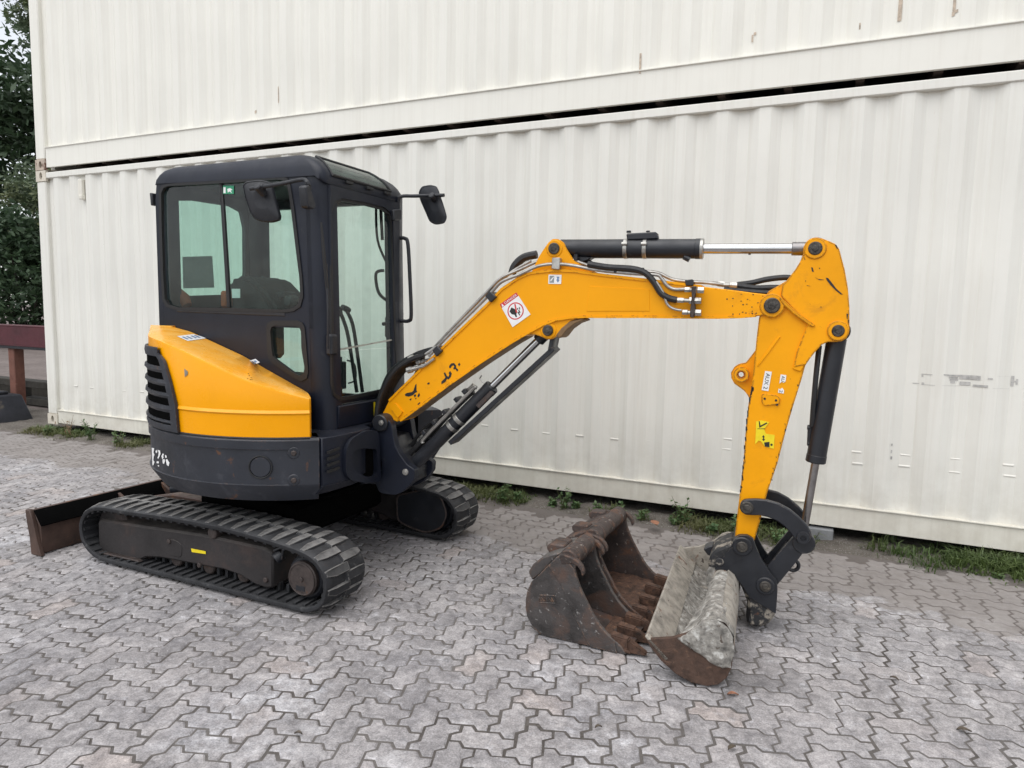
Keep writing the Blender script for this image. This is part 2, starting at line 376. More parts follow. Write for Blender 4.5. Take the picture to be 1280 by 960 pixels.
m_cream = mat_container('cream_container_paint', (0.76, 0.748, 0.69), 0.8)
m_cream2 = mat_container('cream_container_paint_upper', (0.81, 0.795, 0.725), 0.6)
m_rail = mat_container('cream_rail_paint', (0.74, 0.715, 0.635), 1.0)
m_casting = weathered('chipped_casting', (0.62, 0.57, 0.48), 0.6, 0, 0.12, 8, spots=((0.22, 0.12, 0.07), 12, 0.62, 0.06))
m_casting_rust = weathered('rusty_casting', (0.50, 0.42, 0.34), 0.65, 0, 0.2, 8, spots=((0.14, 0.075, 0.05), 9, 0.50, 0.1))
m_under = plain('dark_container_underside', (0.025, 0.023, 0.022), 0.8)
m_cross = weathered('rusty_cross_member', (0.06, 0.04, 0.032), 0.8, 0, 0.3, 10)

# ---- ground, joint sand, dirt strip
def dirtmat(name, a, b2, scale=3.0, bump=0.5, bs=30, extra=None, wall=None):
    m, t, b, out = nodes(name); co = coord(t, True)
    c = ramp(t, noise_tex(t, co, scale, 8, 0.68), [(0.3, a), (0.7, b2)])
    k = ramp(t, noise_tex(t, co, scale * 14, 6, 0.7), [(0.45, 0.0), (0.75, 0.6)])
    c = mixc(t, k, c, tuple(v * 0.45 for v in a))
    if extra:
        k = ramp(t, noise_tex(t, co, scale * 30, 3, 0.6), [(0.60, 0.0), (0.66, 0.8)]); c = mixc(t, k, c, extra)
    if wall:      # joints swept full of pale dust in places
        c = mixc(t, ramp(t, noise_tex(t, co, 1.4, 5, 0.65), [(0.42, 0.0), (0.62, 0.75)]), c, (0.215, 0.20, 0.188))
        # pale trodden dirt along the container
        g = N(t, 'ShaderNodeNewGeometry'); sx = N(t, 'ShaderNodeSeparateXYZ'); t.links.new(g.outputs['Position'], sx.inputs[0])
        c = mixc(t, ramp(t, mth(t, 'ADD', sx.outputs['Y'], 2.0), [(0.75, 0.0), (1.45, 0.70)]), c, wall)
    t.links.new(c, b.inputs['Base Color']); b.inputs['Roughness'].default_value = 0.95; b.inputs['Specular IOR Level'].default_value = 0.2
    bp = N(t, 'ShaderNodeBump', Strength=bump, Distance=0.02)
    t.links.new(noise_tex(t, co, bs, 8, 0.7), bp.inputs['Height']); t.links.new(bp.outputs[0], b.inputs['Normal'])
    return m
m_ground = dirtmat('bare_earth', (0.15, 0.125, 0.115), (0.235, 0.20, 0.185), 0.8)
m_joint = dirtmat('joint_sand', (0.090, 0.080, 0.073), (0.175, 0.157, 0.143), 3.5, 0.8, 90, None, (0.18, 0.158, 0.145))
m_strip = dirtmat('gravelly_dirt', (0.115, 0.10, 0.085), (0.22, 0.20, 0.175), 3.5, 1.0, 70, (0.40, 0.385, 0.36))
mb = MB(); mb.add([(-400, -400, -0.06), (400, -400, -0.06), (400, 400, -0.06), (-400, 400, -0.06)], [(0, 1, 2, 3)])
tag(mb.build('ground', m_ground, None, 0), kind='structure')
def strip_sheet(x0, x1, y0, y1, nx, ny, h):
    mb = MB(); rows = []
    for j in range(ny + 1):
        y = y0 + (y1 - y0) * j / ny
        rows.append([(x0 + (x1 - x0) * i / nx, y, h(x0 + (x1 - x0) * i / nx, y)) for i in range(nx + 1)])
    mb.grid(rows); return mb
def edge_y(x): return -0.30 + 0.05 * noise.noise(Vector((x * 0.9, 3.1, 0))) + 0.05 * noise.noise(Vector((x * 3.1, 7.7, 0)))
def h_strip(x, y):
    k = max(0.0, min(1.0, (y - edge_y(x)) / 0.10))
    return -0.035 + k * (0.045 + 0.02 * noise.noise(Vector((x * 5, y * 5, 1.3))) + 0.012 * noise.noise(Vector((x * 17, y * 17, 4.3))))
tag(strip_sheet(-3.6, 13.0, -0.55, 0.9, 330, 28, h_strip).build('dirt_strip', m_strip, None, 60), kind='structure')
def h_back(x, y): return -0.015 + 0.02 * noise.noise(Vector((x * 0.7, y * 0.7, 2.0)))
tag(strip_sheet(-32, -0.25, 0.9, 34, 60, 60, h_back).build('dirt_yard', m_ground, None, 60), kind='structure')

# ---- paving: interlocking zigzag stones, two cells each, herringbone
U = 0.1053; AMP = 0.0125
PROF = [(0.36, AMP), (0.62, -AMP)]
ANG = math.radians(1.6); PC = Vector((5.0, -3.0, 0)); CA, SA = math.cos(ANG), math.sin(ANG)
def pw(a, b): return (PC.x + (a * CA - b * SA) * U, PC.y + (a * SA + b * CA) * U)
def seg_x(i, j, rev=False):          # unit edge from (i,j) to (i+1,j)
    p = [(i, j)] + [(i + t, j + o / U) for t, o in PROF]
    return p if not rev else [(i + 1, j)] + [(i + t, j + o / U) for t, o in PROF[::-1]]
def seg_y(i, j, rev=False):
    p = [(i, j)] + [(i - o / U, j + t) for t, o in PROF]
    return p if not rev else [(i, j + 1)] + [(i - o / U, j + t) for t, o in PROF[::-1]]
def outline(i, j, horiz):
    if horiz: return seg_x(i, j) + seg_x(i + 1, j) + seg_y(i + 2, j) + seg_x(i + 1, j + 1, True) + seg_x(i, j + 1, True) + seg_y(i, j, True)
    return seg_x(i, j) + seg_y(i + 1, j) + seg_y(i + 1, j + 1) + seg_x(i, j + 2, True) + seg_y(i, j + 1, True) + seg_y(i, j, True)
def offset_in(pl, k):
    n = len(pl); out = []
    for q in range(n):
        a, b, c = pl[q - 1], pl[q], pl[(q + 1) % n]
        d1 = Vector((b[0] - a[0], b[1] - a[1])).normalized(); d2 = Vector((c[0] - b[0], c[1] - b[1])).normalized()
        n1 = Vector((-d1.y, d1.x)); n2 = Vector((-d2.y, d2.x)); s = n1 + n2
        s = s * (2.0 / max(0.5, s.length_squared)) * 0.5 * 2 if False else s / max(0.35, (1 + n1.dot(n2)))
        out.append((b[0] + s.x * k, b[1] + s.y * k))
    return out
def stone(i, j, horiz, rng):
    pl = [pw(a, b) for a, b in outline(i, j, horiz)]
    gap = 0.0025 + rng.random() * 0.0018
    o = offset_in(pl, gap); t = offset_in(pl, gap + 0.0065)
    cx = sum(p[0] for p in o) / len(o); cy = sum(p[1] for p in o) / len(o)
    tx, ty, dz = rng.gauss(0, 0.008), rng.gauss(0, 0.008), -0.001 + max(-.002, rng.gauss(0, 0.0012))
    Z = lambda p, z: z + dz + (p[0] - cx) * tx + (p[1] - cy) * ty
    vs = [(p[0], p[1], Z(p, -0.020)) for p in o] + [(p[0], p[1], Z(p, -0.0045)) for p in o] + [(p[0], p[1], Z(p, 0.0)) for p in t]
    n = len(o)
    fs = [tuple(2 * n + q for q in range(n))] + [(n + q, n + (q + 1) % n, 2 * n + (q + 1) % n, 2 * n + q) for q in range(n)]
    fs += [(q, (q + 1) % n, n + (q + 1) % n, n + q) for q in range(n)]
    return vs, fs, (cx, cy)
def mat_paver():
    m, t, b, out = nodes('grey_paving_concrete'); co = coord(t, True)
    at = N(t, 'ShaderNodeAttribute', attribute_name='stone_shade')
    c = ramp(t, at.outputs['Fac'], [(0.0, (0.205, 0.194, 0.192)), (0.35, (0.255, 0.240, 0.237)), (0.7, (0.292, 0.275, 0.270)), (0.93, (0.302, 0.277, 0.268)), (1.0, (0.315, 0.275, 0.255))])
    # cloudy tone, worn pale patches, dark stains, white efflorescence, speckle
    k = ramp(t, noise_tex(t, co, 1.1, 6, 0.6), [(0.35, 0.0), (0.7, 0.5)]); c = mixc(t, k, c, (0.36, 0.345, 0.345))
    k = ramp(t, noise_tex(t, co, 2.1, 7, 0.65, 0.8), [(0.50, 0.0), (0.70, 0.6)]); c = mixc(t, k, c, (0.185, 0.178, 0.186))
    k = ramp(t, noise_tex(t, coord(t, True, (1, 1.5, 1)), 7.5, 9, 0.72, 0.5), [(0.57, 0.0), (0.72, 0.75)])
    k2 = ramp(t, noise_tex(t, co, 1.5, 4, 0.6), [(0.42, 0.1), (0.62, 1.0)])
    c = mixc(t, mth(t, 'MULTIPLY', k, k2), c, (0.60, 0.60, 0.62))
    # scraped pale streaks
    for sc_, rot_ in (((9, 34, 1), 0.5), ((30, 8, 1), 0.15)):
        mp = N(t, 'ShaderNodeMapping'); mp.inputs['Rotation'].default_value = (0, 0, rot_); mp.inputs['Scale'].default_value = sc_
        g0 = N(t, 'ShaderNodeNewGeometry'); t.links.new(g0.outputs['Position'], mp.inputs['Vector'])
        k = mth(t, 'MULTIPLY', ramp(t, noise_tex(t, mp.outputs[0], 1.0, 7, 0.7, 0.6), [(0.58, 0.0), (0.76, 0.7)]), ramp(t, noise_tex(t, co, 2.6, 4, 0.6), [(0.40, 0.15), (0.62, 1.0)]))
        c = mixc(t, k, c, (0.58, 0.58, 0.61))
    k = ramp(t, noise_tex(t, co, 0.75, 4, 0.6), [(0.55, 0.0), (0.66, 0.62)]); c = mixc(t, mth(t, 'MULTIPLY', k, ramp(t, noise_tex(t, co, 11, 7, 0.75), [(0.4, 0.0), (0.65, 1.0)])), c, (0.66, 0.66, 0.68))
    k = ramp(t, noise_tex(t, co, 150, 4, 0.75), [(0.34, 0.0), (0.66, 1.0)]); c = mixc(t, 0.5, c, mixc(t, k, (0.22, 0.22, 0.22), (0.78, 0.78, 0.78)), 'OVERLAY')
    k = ramp(t, noise_tex(t, co, 26, 9, 0.8, 0.3), [(0.30, 0.0), (0.70, 1.0)]); c = mixc(t, 0.75, c, mixc(t, k, (0.20, 0.20, 0.205), (0.80, 0.80, 0.80)), 'OVERLAY')
    k = ramp(t, noise_tex(t, co, 8.5, 7, 0.7, 0.5), [(0.32, 0.0), (0.68, 1.0)]); c = mixc(t, 0.6, c, mixc(t, k, (0.27, 0.27, 0.28), (0.72, 0.72, 0.72)), 'OVERLAY')
    k = ramp(t, noise_tex(t, co, 60, 6, 0.7), [(0.64, 0.0), (0.70, 0.8)]); c = mixc(t, k, c, (0.62, 0.62, 0.63))
    k = ramp(t, noise_tex(t, co, 48, 6, 0.7), [(0.67, 0.0), (0.72, 0.7)]); c = mixc(t, k, c, (0.09, 0.085, 0.085))
    k = ramp(t, noise_tex(t, co, 4.3, 9, 0.72, 1.0), [(0.655, 0.0), (0.70, 0.5)]); c = mixc(t, k, c, (0.10, 0.095, 0.10))
    # brown dirt trodden over the stones along the container
    g = N(t, 'ShaderNodeNewGeometry'); sx = N(t, 'ShaderNodeSeparateXYZ'); t.links.new(g.outputs['Position'], sx.inputs[0])
    wob = mth(t, 'MULTIPLY', mth(t, 'SUBTRACT', noise_tex(t, co, 1.3, 7, 0.65), 0.5), 1.1)
    k = ramp(t, mth(t, 'ADD', mth(t, 'ADD', sx.outputs['Y'], 2.0), wob), [(0.55, 0.0), (0.95, 0.10), (1.45, 0.85)])
    c = mixc(t, k, c, mixc(t, ramp(t, noise_tex(t, co, 5, 8, 0.7), [(0.35, 0.0), (0.65, 1.0)]), (0.185, 0.165, 0.152), (0.260, 0.238, 0.224)))
    t.links.new(c, b.inputs['Base Color'])
    t.links.new(ramp(t, noise_tex(t, co, 9, 6, 0.65), [(0.3, 0.62), (0.7, 0.92)]), b.inputs['Roughness'])
    b.inputs['Specular IOR Level'].default_value = 0.3
    bp = N(t, 'ShaderNodeBump', Strength=0.35, Distance=0.004)
    t.links.new(noise_tex(t, co, 75, 9, 0.75), bp.inputs['Height']); t.links.new(bp.outputs[0], b.inputs['Normal'])
    return m
m_paver = mat_paver()
def h_joint(x, y):
    k = max(0.0, min(1.0, (y + 1.05 + 0.35 * noise.noise(Vector((x * 1.2, y * 1.2, 9.0)))) / 0.35))
    return -0.0048 + 0.0012 * k + 0.0010 * noise.noise(Vector((x * 3.0, y * 3.0, 5.0)))
paving = tag(strip_sheet(-4.2, 11.6, -6.6, -0.22, 300, 130, h_joint).build('paving', m_joint, None, 60), kind='structure')
rng = random.Random(5); allst = []
for i in range(-92, 70):
    for j in range(-40, 32):
        k = (i + j) % 4
        if k == 0: hz = True
        elif k == 2: hz = False
        else: continue
        x, y = pw(i + 1, j + 0.5)
        if not (-4.1 < x < 11.5 and -6.5 < y): continue
        vs, fs, c = stone(i, j, hz, rng)
        if max(v[1] for v in vs) > edge_y(c[0]) + 0.06: continue
        sh = min(1, max(0, rng.gauss(0.5, 0.27)))
        d = Vector((c[0], c[1], 0)) - CAM; z = d.dot(FW)
        u = 640 + F_PX * d.dot(RT) / max(z, .01); v_ = 480 - F_PX * d.dot(UP) / max(z, .01)
        seen = z > 0.3 and -20 < u < 1300 and v_ < 985
        hidden = (4.4 < c[0] < 6.2 and -2.5 < c[1] < -0.95)
        allst.append((z if seen and not hidden else 1e9, vs, fs, sh))
allst.sort(key=lambda q: q[0])
def stone_mesh(name, items):
    V = []; Fc = []; sh = []
    for _, vs, fs, s in items:
        o = len(V); V += vs; Fc += [tuple(q + o for q in f) for f in fs]; sh += [s] * len(fs)
    me = bpy.data.meshes.new(name); me.from_pydata(V, [], Fc); me.materials.append(m_paver)
    a = me.attributes.new('stone_shade', 'FLOAT', 'FACE'); a.data.foreach_set('value', sh)
    me.update(); return me
for it in allst[:300]: link('paving_stone', stone_mesh('paving_stone', [it]), paving)
tag(link('paving_stone_field', stone_mesh('paving_stone_field', allst[300:]), paving), kind='stuff')

# ---- shipping containers
CL, CW, CH = 12.192, 2.438, 2.896
def corr(i):       # corrugation break points (x, depth) for pitch i
    x = 0.296 + 0.278 * i
    return [(x, 0.012), (x + 0.072, 0.012), (x + 0.140, 0.046), (x + 0.210, 0.046)]
CORR = [(0.150, 0.05), (0.222, 0.05)]
for _i in range(42): CORR += corr(_i)
CORR += [(0.296 + 0.278 * 42, 0.012), (CL - 0.19, 0.012)]
def corr_depth(x):
    for a, b in zip(CORR, CORR[1:]):
        if a[0] <= x <= b[0]: return a[1] + (b[1] - a[1]) * (x - a[0]) / max(1e-6, b[0] - a[0])
    return 0.012
def dent(x, z, base): return max(-0.008, 0.010 * noise.noise(Vector((x * 1.3, z * 1.7, base))) + 0.004 * noise.noise(Vector((x * 6, z * 4, base))))
def panel_patch(mb, x0, x1, z0, z1, lift=0.0035, mat=0, slant=0.0, base=0.08):
    xs = sorted([x0, x1] + [c[0] for c in CORR if x0 < c[0] < x1])
    for a, b in zip(xs, xs[1:]):
        zm_ = (z0 + z1) / 2; ya, yb = corr_depth(a) - lift + dent(a, zm_, base), corr_depth(b) - lift + dent(b, zm_, base)
        mb.add([(a, ya, z0 + slant * (a - x0)), (b, yb, z0 + slant * (b - x0)), (b, yb, z1 + slant * (b - x0)), (a, ya, z1 + slant * (a - x0))], [(0, 1, 2, 3)], mat)
def container(base, lower, label):
    global OFF
    OFF = Vector((0, 0, base))
    mp = m_cream if lower else m_cream2
    root = thing('shipping_container', label, 'shipping container', (0, 0, base), 'stacked cream shipping containers')
    zl = base + (0.171 if lower else 0.245); zt = base + 2.8116
    # corrugated side: slight dents so the sheet is not perfect
    mb = MB(); rows = []
    zs = [zl + (zt - zl) * q / 14 for q in range(15)]
    for z in zs:
        row = []
        for x, d in CORR:
            k = 0.0 if z in (zs[0], zs[-1]) else 0.010 * noise.noise(Vector((x * 1.3, z * 1.7, base))) + 0.004 * noise.noise(Vector((x * 6, z * 4, base)))
            row.append((x, d + max(-0.008, k), z))
        rows.append(row)
    mb.grid(rows); mb.build('side_panel', mp, root, 20)
    # rails
    mb = MB(); mb.box((0.18, 0.0, base + 2.8116 - 0.004), (CL - 0.18, 0.075, base + 2.870), 0.006); mb.build('top_rail', mp, root)
    mb = MB(); z0 = base + (0.018 if lower else 0.026)
    mb.ext([(0.18, 0.012, z0), (0.18, 0.012, zl - 0.012), (0.18, 0.0, zl - 0.006), (0.18, 0.0, zl), (0.18, 0.06, zl + 0.003), (0.18, 0.06, z0 + 0.02), (0.18, 0.045, z0)], (CL - 0.36, 0, 0), 0.0)
    mb.build('bottom_rail', m_rail if lower else mp, root)
    # far side, roof, floor, ends
    mb = MB(); mb.box((0.1, CW - 0.05, base + 0.02), (CL - 0.1, CW - 0.01, base + 2.87)); mb.build('rear_side_panel', mp, root)
    mb = MB(); mb.box((0.1, 0.07, base + 2.81), (CL - 0.1, CW - 0.06, base + 2.84)); mb.build('roof_panel', mp, root)
    mb = MB(); mb.box((0.1, 0.07, base + 0.135), (CL - 0.1, CW - 0.06, base + 0.165)); mb.build('floor', m_under, root)
    for x in (0.03, CL - 0.07):
        mb = MB(); ys = []
        yy = 0.19
        while yy < CW - 0.25: ys += [(yy, 0.0), (yy + 0.08, 0.0), (yy + 0.12, 0.03), (yy + 0.2, 0.03)]; yy += 0.24
        mb.grid([[(x + (d if x < 1 else 0.04 - d), y, base + zz) for y, d in ys] for zz in (0.15, 2.8)]); mb.build('end_panel', mp, root, 20)
        for zz in (0.03, 2.77):
            mb = MB(); mb.box((x - 0.02, 0.165, base + zz), (x + 0.06, CW - 0.165, base + zz + 0.11), 0.005); mb.build('end_rail', mp, root)
    mb = MB()
    for q in range(1, 27): mb.box((q * 0.43 + 0.2, 0.06, base + 0.018), (q * 0.43 + 0.25, CW - 0.06, base + 0.134))
    tag(mb.build('cross_member', m_cross, root), kind='stuff')
    # posts and castings
    for x0, x1 in ((0.0, 0.165), (CL - 0.165, CL)):
        for y0, y1 in ((0.006, 0.155), (CW - 0.155, CW - 0.006)):
            mb = MB(); mb.box((x0 + 0.004, y0, base + 0.119), (x1 - 0.004, y1, base + CH - 0.119), 0.01); mb.build('corner_post', mp, root)
    mcast = m_casting if lower else m_casting_rust
    for x0, x1, ins in ((0.0, 0.178, 1), (CL - 0.178, CL, 1)):
        for y0, y1 in ((0.0, 0.162), (CW - 0.162, CW)):
            for z in (base, base + CH - 0.118):
                front = y0 == 0.0
                mb = MB()
                hole = [(0.089 + 0.026 * math.sin(a) * (1 if abs(math.sin(a)) > .1 else 1), 0.059 + 0.04 * math.cos(a)) for a in [2 * PI * q / 20 for q in range(20)]]
                yf = y0 if front else y1
                sgn = 1 if front else -1
                out_ = [(x0, yf, z), (x1, yf, z), (x1, yf, z + 0.118), (x0, yf, z + 0.118)]
                ring_panel(mb, out_, [(x0 + a, yf, z + b_) for a, b_ in hole], (0, 0.028 * sgn, 0), 24)
                mb.box((x0, min(yf + 0.028 * sgn, y0 if not front else y1), z), (x1, max(yf + 0.028 * sgn, y0 if not front else y1), z + 0.004))
                mb.box((x0, min(yf + 0.028 * sgn, y0 if not front else y1), z + 0.114), (x1, max(yf + 0.028 * sgn, y0 if not front else y1), z + 0.118))
                mb.box((x0 if x0 < 1 else x1 - 0.02, min(yf + 0.028 * sgn, y1 - 0.02), z + 0.0045), ((x0 + 0.02) if x0 < 1 else x1, max(yf + 0.028 * sgn, y0 + 0.02), z + 0.1135))
                mb.build('corner_casting', m_casting if z == base and lower else (m_casting_rust if not lower and z == base else m_casting), root)
    return root
low_c = container(0.08, True, 'lower cream shipping container standing behind the excavator')
# pressed ridges low on the inner flats, faded marking, bracket
for i in range(-1, 40):
    x = 0.296 + 0.278 * i + 0.140
    if i < 0: continue
    for zz, ww in ((0.625, 0.060), (0.545, 0.066)):
        if zz > 0.6 and x < 7.2: continue
        mb = MB(); jx = random.uniform(-0.006, 0.006); jz = random.uniform(-0.012, 0.012)
        x0 = x + 0.002 + jx; x1 = x0 + ww
        z0 = zz + jz
        mb.add([(x0, 0.0455, z0 + 0.010), (x1, 0.0455, z0 + 0.010), (x1, 0.0455, z0 - 0.008), (x0, 0.0455, z0 - 0.008),
                (x0 + 0.006, 0.0415, z0 + 0.001), (x1 - 0.006, 0.0415, z0 + 0.001)],
               [(0, 1, 5, 4), (2, 3, 4, 5), (0, 4, 3), (1, 2, 5)])
        mb.build('pressed_ridge', m_cream, low_c, 20)
m_print = weathered('faded_grey_marking', (0.46, 0.45, 0.43), 0.6, 0, 0.25, 25)
def patch_px(x0, y0, x1, y1):
    a = PY(x0, y0, 0.03); b = PY(x1, y1, 0.03); mb = MB(); panel_patch(mb, a.x, b.x, min(a.z, b.z), max(a.z, b.z), base=0.08); mb.build('faded_marking', m_print, low_c, 0)
for q in [(1152, 467, 1165, 468.6), (1152, 468.6, 1154, 471), (1141, 478.5, 1149, 480), (1152, 478, 1155, 481), (1155, 480.3, 1168, 481.5), (1179, 467.5, 1186, 469), (1184, 468, 1200, 470.5),
          (1186, 470.5, 1198, 473), (1187, 473, 1198, 476), (1188, 476, 1194, 479), (1177, 481.5, 1200, 482.5), (1200, 468.5, 1225, 475), (1200, 477, 1213, 482), (1216, 480.5, 1234, 484), (1234, 472, 1240, 474),
          (1246, 470, 1265, 470.8), (1240, 485, 1262, 486), (1265, 470, 1267.5, 483), (1266, 476, 1273, 477.6), (1271, 474, 1273, 481)]: patch_px(*q)
for q in [(1114, 554, 1115.5, 557), (1113.5, 562, 1115, 566), (1113, 570, 1115, 574)]: patch_px(*q)
mb = MB(); p = PY(101.5, 224, 0.02); q = PY(101.5, 245, 0.02)
mb.box((p.x - 0.035, 0.0, q.z), (p.x + 0.03, 0.04, p.z), 0.006); mb.box((p.x - 0.015, -0.012, q.z - 0.04), (p.x + 0.035, 0.04, q.z + 0.005), 0.006)
mb.build('latch_bracket', m_rail, low_c)
up_c = container(2.982, False, 'upper cream shipping container stacked on the lower one')
m_rstain = weathered('rust_stain', (0.52, 0.43, 0.34), 0.7, 0, 0.3, 30)
for x0, y0, x1, y1 in [(1124, -6, 1126.5, 26), (1192, -4, 1194, 14), (1193, 13, 1197, 16), (1190, 15, 1193, 20), (1074, 30, 1075.5, 38), (942, 40, 945, 43), (939.5, 43, 941, 52), (800.5, 68, 802, 93), (346, 108, 348, 128), (317, 138, 321, 141)]:
    a = PY(x0, y0, 0.03); b_ = PY(x1, y1, 0.03); mb = MB(); panel_patch(mb, a.x, b_.x, min(a.z, b_.z), max(a.z, b_.z), base=2.982); mb.build('rust_mark', m_rstain, up_c, 0)
OFF = Vector((0, 0, 0))
# twist locks are inside the castings; pads under the lower container
m_pad = weathered('grey_concrete', (0.22, 0.225, 0.23), 0.9, 0, 0.2, 8, bump=0.4)
p = PY(1042, 662, -0.01); mb = MB(); mb.box((p.x - 0.22, -0.015, -0.03), (p.x, 0.35, 0.079), 0.006)
OFF = Vector((p.x, 0, 0)); tag(mb.build('concrete_pad', m_pad), 'grey concrete pad under the container edge', 'pad').location = OFF
OFF = Vector((0, 0, 0))

# ---- yard clutter beyond the container's left end
m_redsteel = weathered('dark_red_steel', (0.075, 0.014, 0.021), 0.5, 0, 0.25, 4, spots=((0.16, 0.07, 0.05), 9, 0.64, 0.1), dust_or_sheen=((0.16, 0.08, 0.08), 0.5))
m_rustpost = weathered('red_brown_post', (0.16, 0.065, 0.045), 0.7, 0, 0.25, 6, spots=((0.30, 0.20, 0.15), 14, 0.64, 0.08))
m_blockblack = weathered('black_coated_block', (0.014, 0.015, 0.021), 0.6, 0, 0.3, 5, spots=((0.10, 0.085, 0.065), 4.5, 0.60, 0.1))
m_timber = weathered('grey_weathered_timber', (0.05, 0.045, 0.037), 0.85, 0, 0.35, 5, bump=0.3)
OFF = Vector((-2.2, 0.6, 0.0)); mb = MB()
for z0, z1, y0, y1 in ((1.17, 1.19, 0.5, 0.72), (0.915, 0.935, 0.5, 0.72)): mb.box((-4.6, y0, z0), (-0.12, y1, z1), 0.004)
t = thing('steel_beam', 'dark red steel beam raised on a post beside the container', 'steel beam', OFF)
mb.build('flange', m_redsteel, t); mb = MB(); mb.box((-4.6, 0.50, 0.936), (-0.12, 0.515, 1.169)); mb.build('web', m_redsteel, t)
mb = MB(); mb.box((-4.6, 0.505, 0.88), (-0.12, 0.70, 0.9145)); mb.build('lower_angle', m_black, t)
OFF = Vector((-1.6, 0.58, 0)); mb = MB(); mb.box((-1.665, 0.53, -0.05), (-1.535, 0.66, 0.878), 0.008)
tag(mb.build('steel_post', m_rustpost), 'rusty red brown post holding up the red beam', 'post').location = OFF
OFF = Vector((-1.4, -0.1, 0)); mb = MB()
mb.prism([(-2.6, -0.55, -0.04), (-0.84, -0.55, -0.04), (-0.84, 0.36, -0.04), (-2.6, 0.36, -0.04)], [(-2.55, -0.5, 0.33), (-0.98, -0.5, 0.33), (-1.0, 0.30, 0.33), (-2.55, 0.30, 0.33)], 0.02)
t = thing('ballast_block', 'black coated block with flaking paint at the foot of the red beam', 'block', OFF); mb.build('body', m_blockblack, t)
mb = MB(); mb.box((-2.0, -0.3, 0.331), (-1.1, 0.2, 0.37), 0.01); mb.build('top_plate', m_blockblack, t)
mb = MB(); mb.ring((-0.93, 0.12, 0.12), (1, 0, 0.1), 0.028, 0.008, 14); mb.build('lifting_eye', m_zinc, t)
for k, (x0, x1, y0, y1, z0, z1, lb) in enumerate([(-6, -0.6, 1.10, 1.30, 0.26, 0.36, 'weathered timber beam on top of the low stack'), (-6, -0.5, 1.12, 1.34, 0.0, 0.10, 'weathered timber beam at the bottom of the low stack'), (-5.6, -0.8, 1.55, 1.8, 0.02, 0.20, 'dark timber beam lying behind the low stack')]):
    OFF = Vector(((x0 + x1) / 2, (y0 + y1) / 2, z0)); mb = MB(); mb.box((x0, y0, z0), (x1, y1, z1), 0.008)
    tag(mb.build('timber_beam', m_timber), lb, 'timber beam', 'timber beams stacked beside the container').location = OFF
for k, x in enumerate((-2.6, -1.0)):
    OFF = Vector((x, 1.2, 0.1)); mb = MB(); mb.box((x - 0.06, 1.13, 0.101), (x + 0.06, 1.32, 0.259), 0.005)
    tag(mb.build('spacer_block', m_timber), ['spacer block between the timber beams, further from the container', 'spacer block between the timber beams, nearest the container'][k], 'spacer', 'spacer blocks in the timber stack').location = OFF
OFF = Vector((0, 0, 0))

# ---- vegetation
def leafmat(name, a, b2, hl=None):
    m, t, b, out = nodes(name); co = coord(t, True)
    c = ramp(t, noise_tex(t, co, 2.2, 5, 0.7), [(0.3, a), (0.7, b2)])
    if hl: c = mixc(t, ramp(t, noise_tex(t, co, 0.5, 3, 0.5), [(0.45, 0), (0.65, 1)]), c, hl)
    t.links.new(c, b.inputs['Base Color']); b.inputs['Roughness'].default_value = 0.55
    tl = N(t, 'ShaderNodeBsdfTranslucent'); t.links.new(c, tl.inputs['Color']); mx = N(t, 'ShaderNodeMixShader'); mx.inputs[0].default_value = 0.25
    t.links.new(b.outputs[0], mx.inputs[1]); t.links.new(tl.outputs[0], mx.inputs[2]); t.links.new(mx.outputs[0], out.inputs['Surface'])
    return m
m_bark = weathered('dark_bark', (0.05, 0.042, 0.035), 0.9, 0, 0.35, 5, bump=0.6, bscale=12)
def foliage(name, mat, parent, blobs, n, size, rg):
    """leaf sized faces gathered in clumps through several ellipsoids"""
    vs = []; fs = []
    tot = sum(b[3] * b[4] * b[5] for b in blobs)
    for (cx, cy, cz, rx, ry, rz) in blobs:
        nn = int(n * rx * ry * rz / tot); nc = max(8, nn // 34)
        for c in range(nc):
            while True:
                p = Vector((rg.uniform(-1, 1), rg.uniform(-1, 1), rg.uniform(-1, 1)))
                if 0.25 < p.length < 1.0 and noise.noise(Vector((p.x * rx, p.y * ry, p.z * rz)) * 0.75 + Vector((cx, cy, cz))) > -0.16: break
            q = Vector((cx + p.x * rx, cy + p.y * ry, cz + p.z * rz))
            cr = size * rg.uniform(2.0, 4.2)
            for l in range(nn // nc):
                o = q + Vector((rg.gauss(0, 1), rg.gauss(0, 1), rg.gauss(0, 0.6))) * cr * 0.5
                a = Vector((rg.gauss(0, 1), rg.gauss(0, 1), rg.gauss(0, 0.7))).normalized(); b = a.cross(Vector((rg.gauss(0, 1), rg.gauss(0, 1), rg.gauss(0, 1)))).normalized()
                s = size * rg.uniform(0.55, 1.15); k = len(vs)
                vs += [o - a * s, o + b * s * 0.42, o + a * s, o - b * s * 0.42]; fs.append((k, k + 1, k + 2, k + 3))
    mb = MB(); mb.add(vs, fs); return tag(mb.build(name, mat, parent, 0), kind=None)
